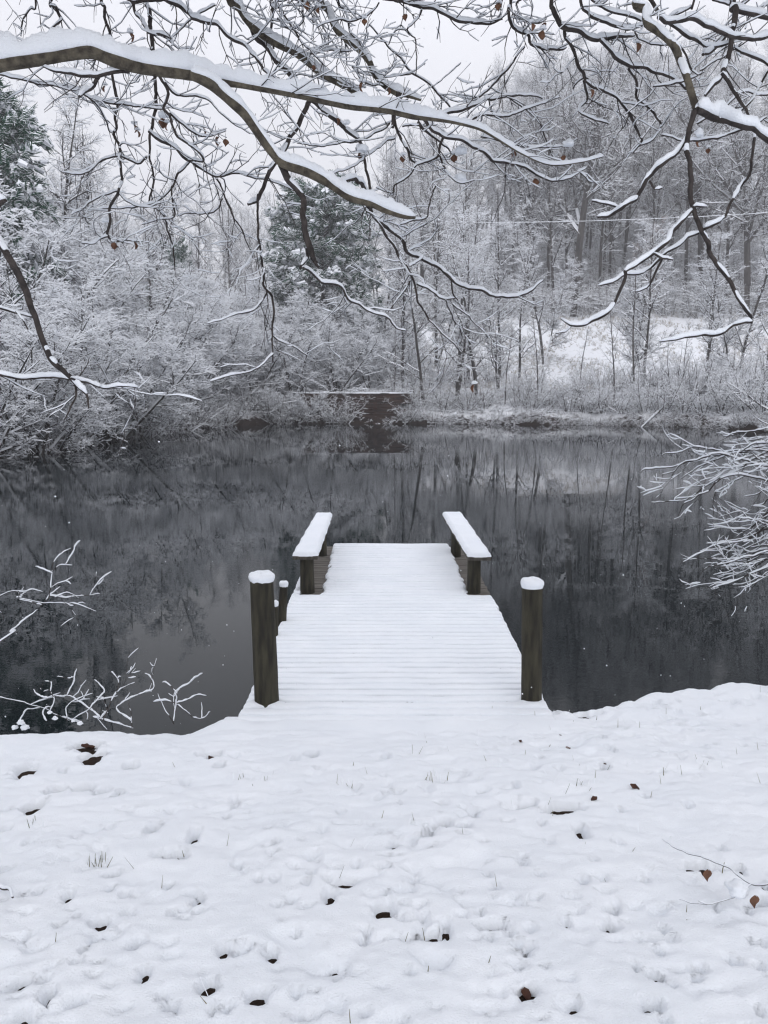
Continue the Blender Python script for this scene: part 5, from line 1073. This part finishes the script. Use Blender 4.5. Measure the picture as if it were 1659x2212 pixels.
# stones
a, b = G(1490, 1478); st = empty('rock', (a, b + .12, T1(a, b) - .02), label='small snow capped stone at the water edge on the right', cat='rock'); blob(Vector((0, 0, 0)), .07, 'stone', st, 4, M_stone); blob(Vector((0, 0, .02)), .072, 'snow_cap', st, 4.1, flat=.75)
a, b = G(183, 1568); st = empty('rock', (a, b, T1(a, b) + .02), label='dark stone under the lower left shrub on the bank', cat='rock'); blob(Vector((0, 0, 0)), .055, 'stone', st, 9, M_stone); blob(Vector((0, .02, .03)), .05, 'snow_cap', st, 9.1, flat=.5)
# snow covered pole leaning out of the far right bank
lg = empty('fallen_pole', (14.0, 45.0, .2), label='thin snow covered pole slanting from the right far bank into the water', cat='pole'); t = NearTree(lg, (), 5)
p1 = Vector((PX(1386, 43.4), 43.4, WZ - .05)); p2 = Vector((PX(1440, 45.0), 45.0, .75)); Pc = [p1 - lg.location, p1.lerp(p2, .5) - lg.location, p2 - lg.location]
b = Buf(); b.tube(Pc, [.05, .055, .06], 9, 0, .1); o = b.obj('pole', M_barkfar, lg); b = Buf(); b.snow(Pc, [.05, .055, .06], .07, 6, 1); b.obj('snow', M_snow, o)
# overhead cable behind the meadow
cb = empty('cable', (20, 72, 10), label='snow covered overhead cable crossing in front of the right wood', cat='cable'); b = Buf(); Pc = []
for i in range(41):
    t_ = i / 40; px = 700 + 1300 * t_; yy = 70; ang = math.atan((1106 - (482 - 50 * t_ + 18 * math.sin(t_ * 3.14))) / 1790) - PITCH; Pc.append(Vector((PX(px, yy), yy, 2 + yy * math.tan(ang))) - cb.location)
b.tube(Pc, [.018] * 41, 5, 0, 0); o = b.obj('wire', M_barkfar, cb); b = Buf(); b.snow(Pc, [.018] * 41, .04, 5, 1); b.obj('snow', M_snow, o)
for q, yy in ((0, 0), (40, 0)):
    p = Pc[q]; gz_ = T1(p.x + 20, 72) - 10; pb = Buf(); pb.tube([Vector((p.x, p.y, gz_ - .5)), Vector((p.x, p.y, p.z + .4))], [.16, .12], 10, 0, 0); pb.obj('pole', M_barkfar, cb)

# falling snow: countless flakes hanging in the air
r2 = np.random.default_rng(77); NF = 2600
dd = 1.6 + 24 * r2.random(NF) ** .75; ax = r2.uniform(-.55, .55, NF); ay = r2.uniform(-.72, .72, NF)
cx = ax * dd; cy_ = ay * dd; WX = cx; WY = dd * cp + cy_ * sp; WZ_ = CAMZ - dd * sp + cy_ * cp
k = WZ_ > np.maximum(terrain(WX, WY), WZ) + .05; WX, WY, WZ_ = WX[k], WY[k], WZ_[k]; n = len(WX)
sz = r2.uniform(.0016, .0036, n) * (.8 + WY / 14)
oct_ = np.array([(1, 0, 0), (-1, 0, 0), (0, 1, 0), (0, -1, 0), (0, 0, 1), (0, 0, -1)], float)
V = (np.stack([WX, WY, WZ_], -1)[:, None] + oct_[None] * sz[:, None, None] * r2.uniform(.6, 1.3, (n, 6, 1))).reshape(-1, 3)
of = np.array([(0, 2, 4), (2, 1, 4), (1, 3, 4), (3, 0, 4), (2, 0, 5), (1, 2, 5), (3, 1, 5), (0, 3, 5)])
o = mesh('snowflakes', V, (np.arange(n)[:, None, None] * 6 + of[None]).reshape(-1, 3), M_snowfar); prop(o, label='loose snowflakes falling through the air over the pond', cat='snowflakes', kind='stuff')

# haze: one even pale volume round the whole scene
HAZE = 0.0026
if HAZE:
    V, Fq = box_arr(-172, 172, -66, 180, -3, 60); h = mesh('haze', V, Fq, bpy.data.materials.new('haze'), smooth=False); prop(h, label='pale snowy haze filling the air', cat='haze', kind='stuff')
    m = h.data.materials[0]; m.use_nodes = True; t = m.node_tree; t.nodes.clear(); oo = t.nodes.new('ShaderNodeOutputMaterial'); pv = t.nodes.new('ShaderNodeVolumePrincipled')
    pv.inputs['Color'].default_value = (.93, .93, .97, 1); pv.inputs['Density'].default_value = HAZE; pv.inputs['Anisotropy'].default_value = .2; t.links.new(pv.outputs[0], oo.inputs['Volume'])
